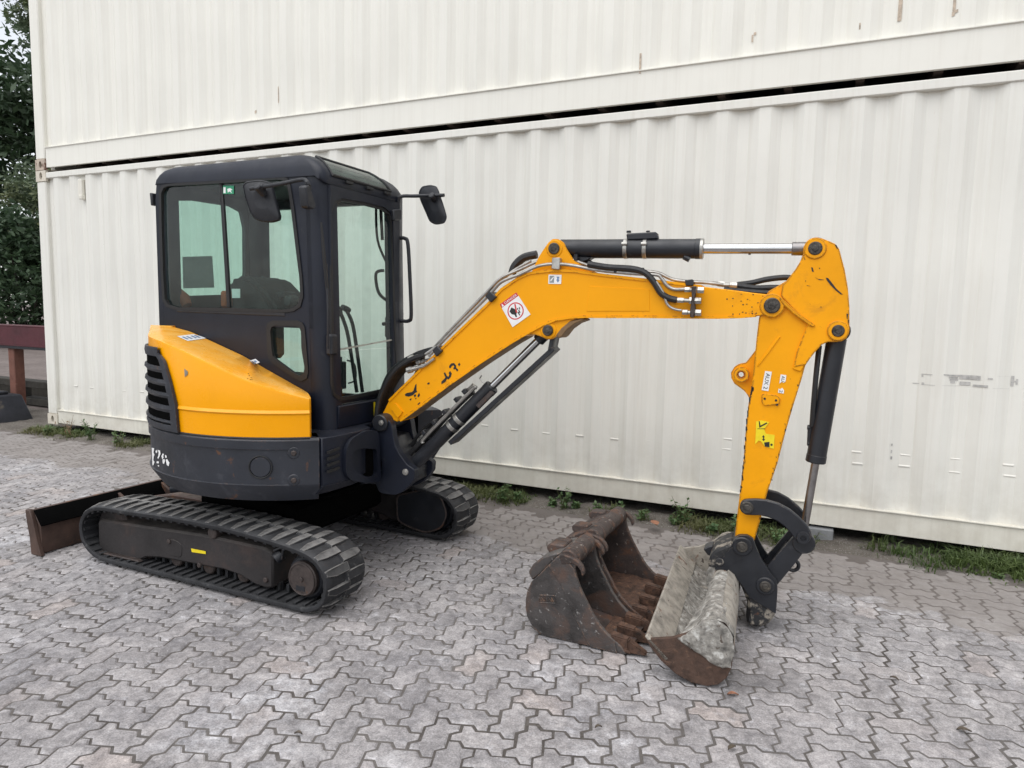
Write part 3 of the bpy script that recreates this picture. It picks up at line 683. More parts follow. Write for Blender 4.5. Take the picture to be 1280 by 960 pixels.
def tree(x, y, h, crown_r, mat, label, rg, n, size, low=0.25, name='broadleaf_tree', group=None, extra=()):
    extra = list(extra)
    global OFF
    OFF = Vector((x, y, 0)); t = thing(name, label, 'tree', OFF, group)
    mb = MB(); r = h * 0.02
    path = [Vector((x, y, -0.1)), Vector((x + 0.1, y, h * 0.3)), Vector((x - 0.15, y + 0.1, h * 0.6)), Vector((x, y, h * 0.92))]
    mb.tube(smooth_path(path, 4), [r * (1.3 - 1.2 * k / 12) for k in range(13)], 10); mb.build('trunk', m_bark, t)
    blobs = []
    for k in range(9):
        a = rg.uniform(0, 2 * PI); z = h * rg.uniform(low + 0.1, 0.85); rr = crown_r * rg.uniform(0.35, 0.7)
        e = Vector((x + math.cos(a) * rr, y + math.sin(a) * rr, z)); s0 = path[1].lerp(path[3], rg.uniform(0.1, 0.7))
        lb = MB(); lb.tube(smooth_path([s0, s0.lerp(e, 0.5) + Vector((0, 0, -0.3)), e], 4), [r * 0.5 * (1 - 0.85 * q / 8) for q in range(9)], 7); lb.build('limb', m_bark, t)
        blobs.append((e.x, e.y, e.z, crown_r * 0.52, crown_r * 0.52, h * 0.13))
    blobs.append((x, y, h * 0.9, crown_r * 0.5, crown_r * 0.5, h * 0.12)); blobs.append((x, y, h * (low + 0.12), crown_r * 0.75, crown_r * 0.75, h * 0.14))
    blobs += extra
    foliage('crown', mat, t, blobs, n, size, rg); OFF = Vector((0, 0, 0)); return t
def shrub(x, y, h, rx, ry, mat, label, rg, n, size):
    global OFF
    OFF = Vector((x, y, 0)); t = thing('shrub', label, 'shrub', OFF)
    mb = MB()
    for k in range(7):
        a = 2 * PI * k / 7; mb.tube([(x + 0.1 * math.cos(a), y + 0.1 * math.sin(a), -0.1), (x + rx * 0.3 * math.cos(a), y + ry * 0.3 * math.sin(a), h * 0.45), (x + rx * 0.55 * math.cos(a), y + ry * 0.55 * math.sin(a), h * 0.8)], [0.05, 0.035, 0.012], 6)
    mb.build('stem', m_bark, t)
    blobs = [(x, y, h * 0.45, rx, ry, h * 0.47)] + [(x + rx * 0.5 * rg.uniform(-1, 1), y + ry * 0.5 * rg.uniform(-1, 1), h * 0.72, rx * 0.5, ry * 0.5, h * 0.27) for k in range(4)]
    foliage('foliage', mat, t, blobs, n, size, rg); OFF = Vector((0, 0, 0)); return t
rg = random.Random(3)
m_leaf1 = leafmat('grey_green_leaves', (0.085, 0.125, 0.072), (0.17, 0.225, 0.135), (0.20, 0.22, 0.095))
m_leaf2 = leafmat('dark_green_leaves', (0.028, 0.058, 0.028), (0.075, 0.120, 0.058))
m_leaf3 = leafmat('yellow_green_leaves', (0.13, 0.135, 0.018), (0.30, 0.25, 0.034))
tree(-19.5, 16.5, 17.5, 4.6, m_leaf1, 'tall grey green tree with sky showing through its crown', rg, 140000, 0.115, 0.18, extra=[(-17.6, 13.9, z, 2.1, 1.6, 1.3) for z in (8.9, 10.4, 12.0, 13.6, 15.0, 16.4, 17.6, 18.6)])
tree(-28.0, 18.0, 15.0, 4.5, m_leaf2, 'dark green tree left of the tall grey green tree', rg, 14000, 0.26, 0.12)
shrub(-12.6, 11.0, 4.2, 2.4, 1.8, m_leaf2, 'dark green leafy shrub behind the red beam', rg, 42000, 0.07)
shrub(-15.6, 13.6, 6.1, 2.5, 2.2, m_leaf3, 'yellowish shrub rising behind the dark green shrub', rg, 42000, 0.075)
shrub(-21.5, 16.2, 5.2, 3.4, 2.4, m_leaf2, 'dark green shrub under the tall grey green tree', rg, 26000, 0.11)
shrub(-17.5, 10.0, 4.6, 2.4, 2.2, m_leaf2, 'dark green shrub at the far left of the yard', rg, 9000, 0.15)
tree(-24.0, 5.0, 12.0, 4.2, m_leaf1, 'grey green tree at the left edge of the yard, nearest the shrubs', rg, 16000, 0.2, 0.12)
tree(-26.0, -4.0, 13.5, 4.6, m_leaf2, 'dark green tree at the left edge of the yard, middle of the row', rg, 16000, 0.22, 0.10)
tree(-25.0, -13.0, 12.0, 4.4, m_leaf1, 'grey green tree at the left edge of the yard, last of the row', rg, 16000, 0.2, 0.12)
# grass and weeds along the foot of the container
m_grass = leafmat('grass_blades', (0.045, 0.085, 0.022), (0.11, 0.155, 0.045), (0.17, 0.155, 0.07))
m_dry = leafmat('dry_stalks', (0.16, 0.10, 0.055), (0.26, 0.18, 0.10))
def blades(mb, x, y, z, n, h, rg, spread=0.03, w=0.0035):
    for k in range(n):
        a = rg.uniform(0, 2 * PI); r = abs(rg.gauss(0, spread)); b = Vector((x + r * math.cos(a), y + r * math.sin(a), z))
        L = h * rg.uniform(0.45, 1.15); ln = rg.uniform(0.15, 1.5) * L; d = Vector((math.cos(a), math.sin(a), 0)); s = Vector((-d.y, d.x, 0)) * w * rg.uniform(0.7, 1.4)
        m1 = b + d * ln * 0.3 + Vector((0, 0, L * 0.6)); e = b + d * ln + Vector((0, 0, L * rg.uniform(0.35, 0.95)))
        mb.add([b - s, b + s, m1 + s * 0.8, m1 - s * 0.8, e], [(0, 1, 2, 3), (3, 2, 4)])
gm = MB()
for k in range(5200):
    x = rg.uniform(-1.2, 10.6); y = rg.gauss(-0.10, 0.10)
    dens = noise.noise(Vector((x * 0.8, 1.7, 0))) + 0.6 * noise.noise(Vector((x * 2.7, 5.0, 0)))
    if 8.62 < x < 9.9: dens += 0.35
    if 5.6 < x < 8.3: dens += 0.28
    if 7.5 < x < 8.3: dens += 0.25
    if x < -0.1: dens -= 1.0
    if 8.3 < x < 8.62: dens -= 0.6
    if x < 1.6: dens += 0.12
    if dens < rg.uniform(-0.05, 0.35) or y > 0.12 or y < edge_y(x) - 0.06: continue
    blades(gm, x, y, h_strip(x, y) - 0.005, rg.randint(5, 9), rg.uniform(0.04, 0.10) * (1.35 if x > 8.6 else 0.85), rg)
tag(gm.build('grass', m_grass, None, 0), 'short grass growing along the foot of the container', kind='stuff')
# low leafy weeds
m_weed = leafmat('weed_leaves', (0.055, 0.115, 0.04), (0.12, 0.19, 0.07))
def weed(x, y, n, h, label, dry=False):
    global OFF
    z = h_strip(x, y); OFF = Vector((x, y, z)); t = thing('weed', label, 'weed', OFF, 'weeds at the foot of the container')
    sm = MB(); lm = MB()
    for k in range(n):
        a = rg.uniform(0, 2 * PI); L = h * rg.uniform(0.6, 1.1); tip = Vector((x + math.cos(a) * L * 0.45, y + math.sin(a) * L * 0.4, z + L))
        b = Vector((x + rg.gauss(0, 0.02), y + rg.gauss(0, 0.015), z - 0.01)); sm.tube([b, b.lerp(tip, 0.5) + Vector((0, 0, 0.02)), tip], [0.0028, 0.002, 0.001], 5)
        for q in range(2 if dry else 7):
            o = b.lerp(tip, rg.uniform(0.25, 1)); d = Vector((rg.gauss(0, 1), rg.gauss(0, 1), rg.gauss(0, 0.5))).normalized(); s = d.cross(Vector((rg.gauss(0, .4), rg.gauss(0, .4), 1))).normalized(); l = rg.uniform(0.018, 0.042)
            lm.add([o, o + d * l * 0.5 + s * l * 0.3, o + d * l, o + d * l * 0.5 - s * l * 0.3], [(0, 1, 2, 3)])
    sm.build('stem', m_dry if dry else m_grass, t); tag(lm.build('leaf_cluster', m_dry if dry else m_weed, t, 0), kind='stuff'); OFF = Vector((0, 0, 0))
weed(1.02, -0.16, 16, 0.20, 'leafy green weed nearest the tall dry stalks at the container foot')
weed(1.55, -0.22, 14, 0.14, 'low green weed beside the excavator tail')
weed(0.62, -0.16, 9, 0.20, 'dry brown stalks standing near the container corner', True)
weed(0.30, -0.20, 14, 0.09, 'flat grey green weed at the container corner')
weed(6.05, -0.22, 16, 0.13, 'green weed just right of the rear track')
weed(6.55, -0.16, 14, 0.15, 'leafy weed between the track and the loose buckets')
weed(7.0, -0.2, 12, 0.12, 'small weed left of the loose buckets')
weed(7.45, -0.12, 14, 0.19, 'taller weed straight behind the loose buckets')
weed(7.85, -0.2, 20, 0.11, 'dense clover patch right of the loose buckets')
weed(8.1, -0.22, 20, 0.10, 'clover patch left of the excavator arm')
for _k in range(9):
    _x = 6.15 + _k * 0.24 + rg.uniform(-.08, .08)
    weed(_x, -0.10 - rg.random() * 0.12, rg.randint(9, 15), rg.uniform(.05, .09), ['low ground weed closest to the rear track', 'second low weed right of the rear track', 'third low weed right of the rear track', 'low weed left of the taller leafy weed', 'low weed straight above the loose buckets', 'low weed right above the wide loose bucket', 'low weed left of the dry fallen leaf', 'low weed beside the dry fallen leaf', 'low weed just left of the excavator arm'][_k])
weed(9.3, -0.26, 10, 0.07, 'small weed at the edge of the thick grass')
# fallen leaves and pebbles
m_fallen = weathered('fallen_leaf_brown', (0.28, 0.125, 0.07), 0.7, 0, 0.3, 60)
m_fallen2 = weathered('fallen_leaf_dark', (0.085, 0.065, 0.045), 0.7, 0, 0.3, 60)
def fallen(px, py, L, ang, mat, label, z=0.004):
    global OFF
    p = PZ(px, py, z); OFF = p.copy(); mb = MB(); d = Vector((math.cos(ang), math.sin(ang), 0)); s = Vector((-d.y, d.x, 0)); rows = []
    for k in range(7):
        t = k / 6; wd = 0.42 * math.sin(PI * t ** 0.8) * L * 0.6 + 0.0006
        c = p + d * (t - 0.5) * L + Vector((0, 0, 0.006 * math.sin(PI * t)))
        rows.append([c - s * wd + Vector((0, 0, 0.007)), c, c + s * wd + Vector((0, 0, 0.005))])
    mb.grid(rows); o = mb.build('fallen_leaf', mat, None, 60); tag(o, label, 'leaf', 'fallen leaves on the paving'); o.location = OFF; OFF = Vector((0, 0, 0))
fallen(916, 869, 0.045, 0.4, m_fallen, 'reddish brown fallen leaf just below the cement covered bucket')
fallen(818, 654, 0.11, 2.2, m_fallen, 'dry fallen leaf lying in the weeds behind the buckets', 0.05)
fallen(1205, 914, 0.05, 0.2, m_fallen2, 'dark curled leaf at the right of the foreground paving')
fallen(915, 936, 0.04, 1.0, m_fallen2, 'dark leaf in the middle of the foreground paving')
fallen(748, 910, 0.028, 0.7, m_fallen2, 'tiny dark leaf left of centre in the foreground paving')
fallen(1118, 849, 0.035, -0.4, m_fallen2, 'small dark leaf on the paving right of the bucket')
fallen(373, 918, 0.03, 0.3, m_fallen2, 'tiny dark leaf on the paving below the near track')

# ================================================================== EXCAVATOR
EX = Vector((5.35, -1.735, 0.0))
OFF = EX
ex = thing('mini_excavator', 'yellow and charcoal compact excavator on rubber tracks with its arm lowered', 'excavator', EX)
Z0 = Vector((0, 0, 0))
def mk(name, parent=None, label=None):
    o = bpy.data.objects.new(name, None); COL.objects.link(o); o.parent = parent; return o

# ---- tracks
NEAR_OUT, NEAR_IN, FAR_IN, FAR_OUT = -2.51, -2.21, -1.26, -0.96
OUTP = [(4.62, .342), (4.866, .350), (5.10, .361), (5.316, .367), (5.626, .364), (5.913, .345), (6.094, .322), (6.175, .287), (6.226, .225), (6.236, .15), (6.208, .075), (6.143, .030), (6.054, .0135),
        (5.714, .0135), (5.302, .0135), (4.848, .0135), (4.603, .0135), (4.50, .038), (4.425, .098), (4.402, .18), (4.42, .246), (4.468, .298), (4.535, .328)]
def resample(path, n, closed=True):
    pts = [Vector((p[0], p[1])) for p in path]
    sm = []
    k = len(pts)
    for i in range(k):
        p0, p1, p2, p3 = pts[i - 1], pts[i], pts[(i + 1) % k], pts[(i + 2) % k]
        for j in range(8):
            t = j / 8; sm.append(0.5 * ((2 * p1) + (p2 - p0) * t + (2 * p0 - 5 * p1 + 4 * p2 - p3) * t * t + (3 * p1 - p0 - 3 * p2 + p3) * t ** 3))
    L = [0]
    for i in range(len(sm)): L.append(L[-1] + (sm[(i + 1) % len(sm)] - sm[i]).length)
    out = []; q = 0
    for i in range(n):
        s = L[-1] * i / n
        while L[q + 1] < s: q += 1
        t = (s - L[q]) / max(1e-9, L[q + 1] - L[q]); out.append(sm[q].lerp(sm[(q + 1) % len(sm)], t))
    return out, L[-1]
NB = 132
BELT, BLEN = resample(OUTP, NB)
def bnorm(i):
    t = (BELT[(i + 1) % NB] - BELT[i - 1]).normalized(); return Vector((-t.y, t.x)) if True else None
# outward normal (path runs clockwise seen from -Y)
_c = Vector((5.32, 0.18))
def outn(i):
    n = bnorm(i); return n if n.dot(BELT[i] - _c) > 0 else -n
def make_track(y0, y1, near):
    root = mk('track', ex)
    mb = MB(); rows = []
    prof = [(-0.024, 0.0), (-0.014, -0.002), (0.0, 0.012), (0.0, 0.02), (0.004, 0.05)]
    for i in range(NB):
        p = BELT[i]; n = outn(i); W = y1 - y0
        sec = [(-0.026, 0.004), (-0.020, 0.0), (-0.006, 0.0), (0.0, 0.008), (0.002, 0.04), (0.002, W - 0.04), (0.0, W - 0.008), (-0.006, W), (-0.020, W), (-0.026, W - 0.004)]
        rows.append([Vector((p.x + n.x * h, y0 + d, p.y + n.y * h)) for h, d in sec])
    rows.append(rows[0])
    mb.grid(rows, 0, True); mb.build('belt', m_rubber, root, 40)
    # tread lugs: two staggered rows of blocks, each wider at its outer end
    NL = 44; lug_me = {}
    for row in (0, 1):
        for k in range(NL):
            s = (k + 0.5 * row) / NL * NB; i = int(s) % NB; f = s - int(s)
            p = BELT[i].lerp(BELT[(i + 1) % NB], f); n = outn(i); t = Vector((n.y, -n.x))
            key = row
            if key not in lug_me:
                lb = MB(); w = (y1 - y0)
                a, b = (0.006, w * 0.55) if row == 0 else (w * 0.45, w - 0.006)
                hb, ht = -0.003, 0.0145
                if row == 0: base = [(-.016, a), (.014, a), (.030, a + .05), (.030, b), (-.020, b), (-.020, a + .05)]
                else: base = [(-.020, a), (.030, a), (.030, b - .05), (.014, b), (-.016, b), (-.020, b - .05)]
                cx = sum(q[0] for q in base) / 6; cy = sum(q[1] for q in base) / 6
                lo = [Vector((q[0], q[1], hb)) for q in base]; hi = [Vector((cx + (q[0] - cx) * .82, cy + (q[1] - cy) * .93, .003 if min(abs(q[1] - .006), abs(q[1] - (w - .006))) < 1e-6 else ht)) for q in base]
                lb.prism(lo, hi, 0.0)
                o = lb.build('track_lug', m_lug, root, 30, None, Vector((0, 0, 0))); lug_me[key] = o.data
            else: o = link('track_lug', lug_me[key], root)
            o.location = Vector((p.x, y0, p.y)) - EX
            o.rotation_euler = (0, math.atan2(n.x, n.y), 0)
    # inner drive lugs
    mb = MB()
    for i in range(0, NB, 1):
        if i % 2: continue
        p = BELT[i]; n = outn(i); t = Vector((n.y, -n.x)); yc = (y0 + y1) / 2
        for ya, yb, h in ((y0 + 0.012, yc - 0.055, 0.013), (yc + 0.055, y1 - 0.012, 0.013), (yc - 0.05, yc - 0.025, 0.05), (yc + 0.025, yc + 0.05, 0.05)):
            q0 = p - n * 0.024; a = q0 - t * 0.009; b = q0 + t * 0.009; c = b - n * h; d = a - n * h
            mb.ext([(a.x, ya, a.y), (b.x, ya, b.y), (c.x, ya, c.y), (d.x, ya, d.y)], (0, yb - ya, 0))
    tag(mb.build('drive_lug', m_rubber, root), kind='stuff')
    sg = 1 if near else -1
    yo = y0 if near else y1; yi = y1 if near else y0
    def yy(d): return yo + sg * d          # d metres inboard of the outer face
    # side frame: long box with scalloped lower edge
    X = lambda q, d: None
    fr = [(4.495, .045), (4.495, .215), (4.51, .236), (4.80, .248), (5.35, .275), (5.78, .275), (5.835, .262), (5.842, .235), (5.842, .075), (5.80, .062), (5.72, .068), (5.62, .098), (5.50, .108), (5.36, .102), (5.22, .098), (5.02, .09), (4.90, .072), (4.86, .052), (4.80, .045)]
    a = [Vector((x, yy(0.055), z)) for x, z in fr]; b = [Vector((x, yy(0.245), z + (0.02 if z > .2 else 0))) for x, z in fr]
    mb = MB(); mb.prism(a, b, 0.010); mb.build('track_frame', m_frame, root)
    mb = MB(); a = [Vector((x, yy(0.028), z)) for x, z in ((4.52, .040), (4.88, .048), (4.86, .058), (4.52, .052))]; mb.ext(a, (0, sg * 0.03, 0), 0.003); mb.build('guide_plate', m_hub, root)
    for x, z, r in ((5.13, .168, .040),):
        mb = MB(); pts = round_poly([(x - .06, yy(.052), z - .045), (x + .06, yy(.052), z - .048), (x + .07, yy(.052), z + .03), (x, yy(.052), z + .05), (x - .06, yy(.052), z + .03)], .03); mb.ext(pts, (0, sg * .006, 0), .002); mb.build('access_cover', m_frame, root)
    mb = MB()
    for x, z in ((5.33, .105), (5.80, .11), (5.10, .20)):
        mb.cyl((x, yy(.043), z), (x, yy(.058), z), .014, 8, .003)
    tag(mb.build('bolt', m_hub, root), kind='stuff')
    # front drive motor and sprocket
    cx, cz = 6.04, .160
    mb = MB(); mb.cyl((cx, yy(.075), cz), (cx, yy(.22), cz), .112, 32, .012); mb.build('drive_drum', m_black, root)
    mb = MB(); mb.cyl((cx, yy(.045), cz), (cx, yy(.08), cz), .088, 32, .008); mb.ring((cx, yy(.046), cz), (0, 1, 0), .078, .005, 32); mb.cyl((cx, yy(.036), cz), (cx, yy(.05), cz), .012, 10, .003); mb.build('hub_cap', m_hub, root)
    mb = MB(); mb.box((cx - .035, min(yy(.0435), yy(.046)), cz - .06), (cx + .02, max(yy(.0435), yy(.046)), cz - .035), 0.0); mb.build('cast_plate', m_black, root)
    mb = MB(); pts = []
    for k in range(22):
        for q, r in ((0, .118), (.3, .118), (.5, .142), (.8, .142)):
            an = 2 * PI * (k + q) / 22; pts.append((cx + r * math.cos(an), yy(.14), cz + r * math.sin(an)))
    mb.ext(pts, (0, sg * .03, 0)); mb.build('sprocket', m_hub, root)
    # rear idler and rollers
    mb = MB(); mb.cyl((4.575, yy(.09), .178), (4.575, yy(.21), .178), .135, 32, .015); mb.build('idler', m_frame, root)
    for x in (4.86, 5.10, 5.35, 5.60):
        mb = MB(); mb.cyl((x, yy(.09), .085), (x, yy(.21), .085), .042, 18, .006); mb.build('roller', m_hub, root)
    mb = MB(); mb.cyl((5.43, yy(.045), .298), (5.43, yy(.22), .303), .032, 20, .006); mb.build('carrier_roller', m_hub, root)
    mb = MB(); mb.cyl((5.855, yy(.06), .225), (5.875, yy(.09), .25), .03, 14, .004); mb.tube(smooth_path([(5.85, yy(.06), .27), (5.91, yy(.055), .295), (5.90, yy(.06), .235)]), .006, 8); mb.build('grease_fitting', m_black, root)
    if near:
        mb = MB(); a, b, c, d = [PY(x, y, yy(.053)) for x, y in ((239, 685.5), (257, 689), (257.5, 692.5), (240, 690))]; mb.ext([a, b, c, d], (0, -.0015, 0)); mb.build('yellow_sticker', m_labelyellow, root)
    else:
        pts = round_poly([PY(x, y, yi + 0.012) for x, y in ((496, 619), (530, 612), (551, 620), (559, 642), (552, 660), (532, 666), (508, 657), (497, 650))], .04)
        mb = MB(); mb.ext(pts, (0, .05, 0), .006); mb.build('motor_cover', m_black, root)
        mb = MB(); mb.tube([p + Vector((0, -.002, 0)) for p in pts], .006, 8, 0, True); mb.build('cover_rim', m_hub, root)
    return root
make_track(NEAR_OUT, NEAR_IN, True)
make_track(FAR_IN, FAR_OUT, False)

# ---- undercarriage centre, slew ring
mb = MB(); mb.box((4.98, -2.16, .20), (5.70, -1.30, .40), .03); mb.build('centre_frame', m_black_and_shade, ex)  # deep shade under the house painted on as near black
mb = MB(); mb.cyl((5.43, -1.735, .39), (5.43, -1.735, .53), .36, 40, .015); mb.build('slew_ring', m_black_and_shade, ex)

# ---- dozer blade at the rear
bl = mk('dozer_blade', ex)
prof = [(4.060, .262), (4.088, .262), (4.112, .225), (4.15, .17), (4.155, .08), (4.15, .004), (4.105, .004), (4.10, .08), (4.085, .17), (4.06, .225)]
mb = MB(); mb.ext([(x, -2.575, z) for x, z in prof], (0, 1.68, 0), .003); mb.build('blade_plate', m_blade, bl)
mb = MB(); mb.ext([(4.088, -2.575, .2625), (4.098, -2.575, .2625), (4.168, -2.575, .178), (4.158, -2.575, .172)], (0, 1.68, 0), .002); mb.build('top_stiffener', m_black_and_shade, bl)
for y in (-2.60, -.895):
    mb = MB(); mb.ext([(4.052, y, .268), (4.092, y, .270), (4.118, y, .21), (4.148, y, .09), (4.185, y, .0), (4.088, y, .0), (4.082, y, .10), (4.060, y, .2)], (0, .026, 0), .004); mb.build('end_plate', m_blade, bl)
for y in (-2.06, -1.735, -1.41):
    mb = MB(); mb.ext([(4.12, y, .255), (4.30, y, .16), (4.16, y, .10)], (0, .02, 0), .003); mb.build('gusset', m_blade, bl)
for y in (-2.03, -1.50):
    mb = MB(); mb.ext([(4.15, y, .20), (4.6, y, .30), (5.0, y, .30), (5.0, y, .22), (4.6, y, .21), (4.15, y, .06)], (0, .07, 0), .008); mb.build('push_arm', m_blade, bl)
mb = MB(); mb.cyl((4.25, -1.735, .22), (4.75, -1.735, .35), .04, 16, .005); mb.cyl((4.7, -1.735, .335), (5.05, -1.735, .40), .025, 14); mb.build('blade_cylinder', m_black, bl)

# ---- house: lower skirt on a circle round the slew centre
HC = Vector((5.43, -1.735)); RH = .855
def CY(x, y, R=RH):
    d = ray(x, y); ox, oy = CAM.x - HC.x, CAM.y - HC.y
    a = d.x * d.x + d.y * d.y; b = 2 * (ox * d.x + oy * d.y); c = ox * ox + oy * oy - R * R; D = b * b - 4 * a * c
    t = (-b - math.sqrt(max(0, D))) / (2 * a); return CAM + d * t
def cyp(deg, R, z): a = math.radians(deg); return Vector((HC.x + R * math.cos(a), HC.y + R * math.sin(a), z))
A0, A1 = -44.2, -316.0
SK = [A0 + (A1 - A0) * k / 80 for k in range(81)]
def skirt_prof(): return [(.515, .775), (.520, .80), (.60, .853), (.612, .858), (.615, .850), (.790, .850), (.793, .858), (.835, .858), (.846, .845), (.846, .70)]
mb = MB(); rows = []
for a in SK:
    # the recessed band stops short of the front end
    flat = a > -53.5
    rows.append([cyp(a, (.856 if flat and .61 < z < .8 else r), z) for z, r in skirt_prof()])
rows = [[cyp(A0, .70, z) for z, r in skirt_prof()]] + rows + [[cyp(A1, .70, z) for z, r in skirt_prof()]]
mb.grid(rows); mb.build('counterweight', m_skirt, ex, 30)
cw = ex.children[-1]
mb = MB(); mb.add([cyp(a, .78, .517) for a in SK], [tuple(range(81))]); mb.build('belly_plate', m_black_and_shade, ex)
# round plug, bolts, worn white letters on the counterweight
def on_cyl_disc(px, py, r, lift, h, name, mat, n=24):
    c = CY(px, py, .852); nr = Vector((c.x - HC.x, c.y - HC.y, 0)).normalized()
    m_ = MB(); m_.cyl(c - nr * .01, c + nr * (lift + h), r, n, min(.004, r * .3)); return m_.build(name, mat, cw, 35)
on_cyl_disc(325.5, 584, .052, .000, .002, 'round_plug', m_skirt, 32)
c = CY(325.5, 584, .853); nr = Vector((c.x - HC.x, c.y - HC.y, 0)).normalized(); mb = MB(); mb.ring(c, nr, .056, .0035, 32); mb.build('plug_groove', m_gasket, cw)
for py in (566, 600): on_cyl_disc(367.3, py, .030, .003, .004, 'bolt_washer', m_skirt, 20); on_cyl_disc(367.3, py, .014, .008, .010, 'bolt_head', m_zinc if False else m_hub, 8)
def skin_print(polys, name, mat, parent, f, lift=.0015):
    mb = MB()
    for pl in polys:
        pts = [f(x, y) for x, y in pl]; n = Vector((pts[0].x - HC.x, pts[0].y - HC.y, 0)).normalized()
        mb.ext([p + n * lift for p in pts], n * .0008)
    return mb.build(name, mat, parent, 0)
zz = lambda x, y: (170 + x / 4.3636, 400 + y / 4.3636)
letters = [[(88, 697), (101, 699), (100, 712), (97, 722), (103, 735), (99, 745), (97, 765), (103, 775), (97, 793), (92, 791)],
           [(108, 715), (117, 708), (119, 720), (112, 726)], [(121, 708), (133, 712), (136, 728), (130, 745), (124, 757), (119, 752), (125, 738), (126, 722)], [(116, 770), (128, 772), (126, 782), (114, 780)], [(120, 790), (130, 795), (124, 800)],
           [(141, 742), (148, 728), (155, 731), (150, 742), (153, 750), (146, 760)], [(160, 735), (168, 740), (170, 750), (162, 752)], [(147, 762), (156, 757), (160, 770), (155, 785), (148, 780)], [(164, 762), (172, 758), (178, 770), (184, 778), (180, 797), (170, 790), (168, 778)]]
for pl in letters: skin_print([[zz(*q) for q in pl]], 'worn_white_letter', m_white, cw, lambda x, y: CY(x, y, .8505))

# ---- front frame beside the counterweight, with louvre slots
mb = MB()
plan = [(6.052, -2.322), (6.075, -2.26), (6.085, -2.06), (6.06, -1.93), (5.98, -1.88), (5.93, -1.5), (5.78, -1.22), (5.6, -1.1), (5.4, -1.1), (5.4, -2.3), (5.9, -2.3)]
mb.prism([Vector((x - (.04 if x > 5.9 else 0), y, .52 + (.03 if x > 6.0 else 0))) for x, y in plan], [Vector((x, y, .60)) for x, y in plan], .004)
mb.prism([Vector((x, y, .60)) for x, y in plan], [Vector((x, y, .846)) for x, y in plan], .004)
ff = mb.build('front_frame', m_dark, ex)
for k in range(4):
    mb = MB(); y0 = 562 + k * 8; pts = [PX(x, y, 6.083) for x, y in ((410.5, y0 + 2.5), (424.5, y0 - 3.2), (425, y0 - .2), (411, y0 + 5.6))]
    mb.ext(pts, (-.012, 0, 0)); mb.build('louvre_slot', m_gasket, ff)

# ---- hood: yellow side panel
Xd = Vector((0, -.0, 0))
z3 = lambda x, y: (160 + x / 3.692, 380 + y / 3.692)
ZB, ZR0, ZR1 = .848, .962, .980
crease = [(-47.2, 1.040), (-48.7, 1.046), (-56.7, 1.080), (-66.6, 1.127), (-79.6, 1.206), (-92.7, 1.268), (-106.3, 1.306), (-116, 1.318), (-122.5, 1.322), (-135, 1.325), (-180, 1.325), (-240, 1.325), (-300, 1.325)]
topx = [(-47.2, (5.812, 1.046)), (-48.7, (5.800, 1.052)), (-56.7, (5.700, 1.090)), (-66.6, (5.56, 1.143)), (-79.6, (5.36, 1.220)), (-92.7, (5.14, 1.287)), (-106.3, (4.95, 1.343)), (-116, (4.80, 1.367)), (-122.5, (4.69, 1.371)), (-135, (4.62, 1.372))]
def lin(tab, a):
    for (a0, v0), (a1, v1) in zip(tab, tab[1:]):
        if a1 <= a <= a0:
            t = (a - a0) / (a1 - a0)
            return v0 + (v1 - v0) * t if not isinstance(v0, tuple) else tuple(p + (q - p) * t for p, q in zip(v0, v1))
    return tab[-1][1] if a < tab[-1][0] else tab[0][1]
HA = [-46.6, -47.2] + [-48 - k * 1.6 for k in range(0, 54)]
HA = [a for a in HA if a > -134.5] + [-135, -145, -160, -180, -195]
rows = []
RHD = .846
for a in HA:
    zc = lin(crease, a)
    if a >= -135: tx = lin(topx, a); top = Vector((tx[0], -2.158, tx[1]))
    else:
        q = cyp(a, .74, 1.372); top = Vector((max(4.62, q.x) if a > -180 else q.x, q.y, 1.372))
    end = a > -46.9
    low = [cyp(a, RHD - (.03 if end else 0), z) for z in (ZB, ZB + .006)]
    cz = cyp(a, RHD - (.03 if end else 0), zc)
    mid = cyp(a, RHD - (.03 if end else 0), ZR0); mid2 = cyp(a, RHD + (.007 if not end else -.03), ZR1 - .008); mid3 = cyp(a, RHD - (.002 if not end else .03), ZR1 + .006)
    cr0 = cyp(a, RHD - (.0015 if not end else .03), zc - .012); cr1 = cz.lerp(top, .06) + Vector((0, 0, .004)); cr2 = cz.lerp(top, .5) + Vector((0, 0, .007))
    rows.append([low[0], low[1], mid, mid2, mid3, cr0, cz.lerp(top, .015), cr1, cr2, top, top + Vector((0, .02, -.02))])
mb = MB(); mb.grid(rows)
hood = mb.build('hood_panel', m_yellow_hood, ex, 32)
bvh = BVHTree.FromPolygons([tuple(v) for v in mb.v], [f for f in mb.f])
def HIT(x, y, tree=None):
    d = ray(x, y).normalized(); h = (tree or bvh).ray_cast(CAM, d)
    return (h[0], -h[1] if h[1].dot(d) > 0 else h[1]) if h[0] is not None else (CY(x, y), Vector((0, -1, 0)))
# black seal line along the cab and round the panel
mb = MB(); mb.tube([r[9] + Vector((0, .004, .006)) for r in rows if r[9].y < -2.15], .008, 8); mb.build('hood_seal', m_gasket, hood)
mb = MB(); mb.tube([r[0] + Vector((0, 0, -.001)) for r in rows[1:55]], .006, 6); mb.build('lower_seal', m_gasket, hood)
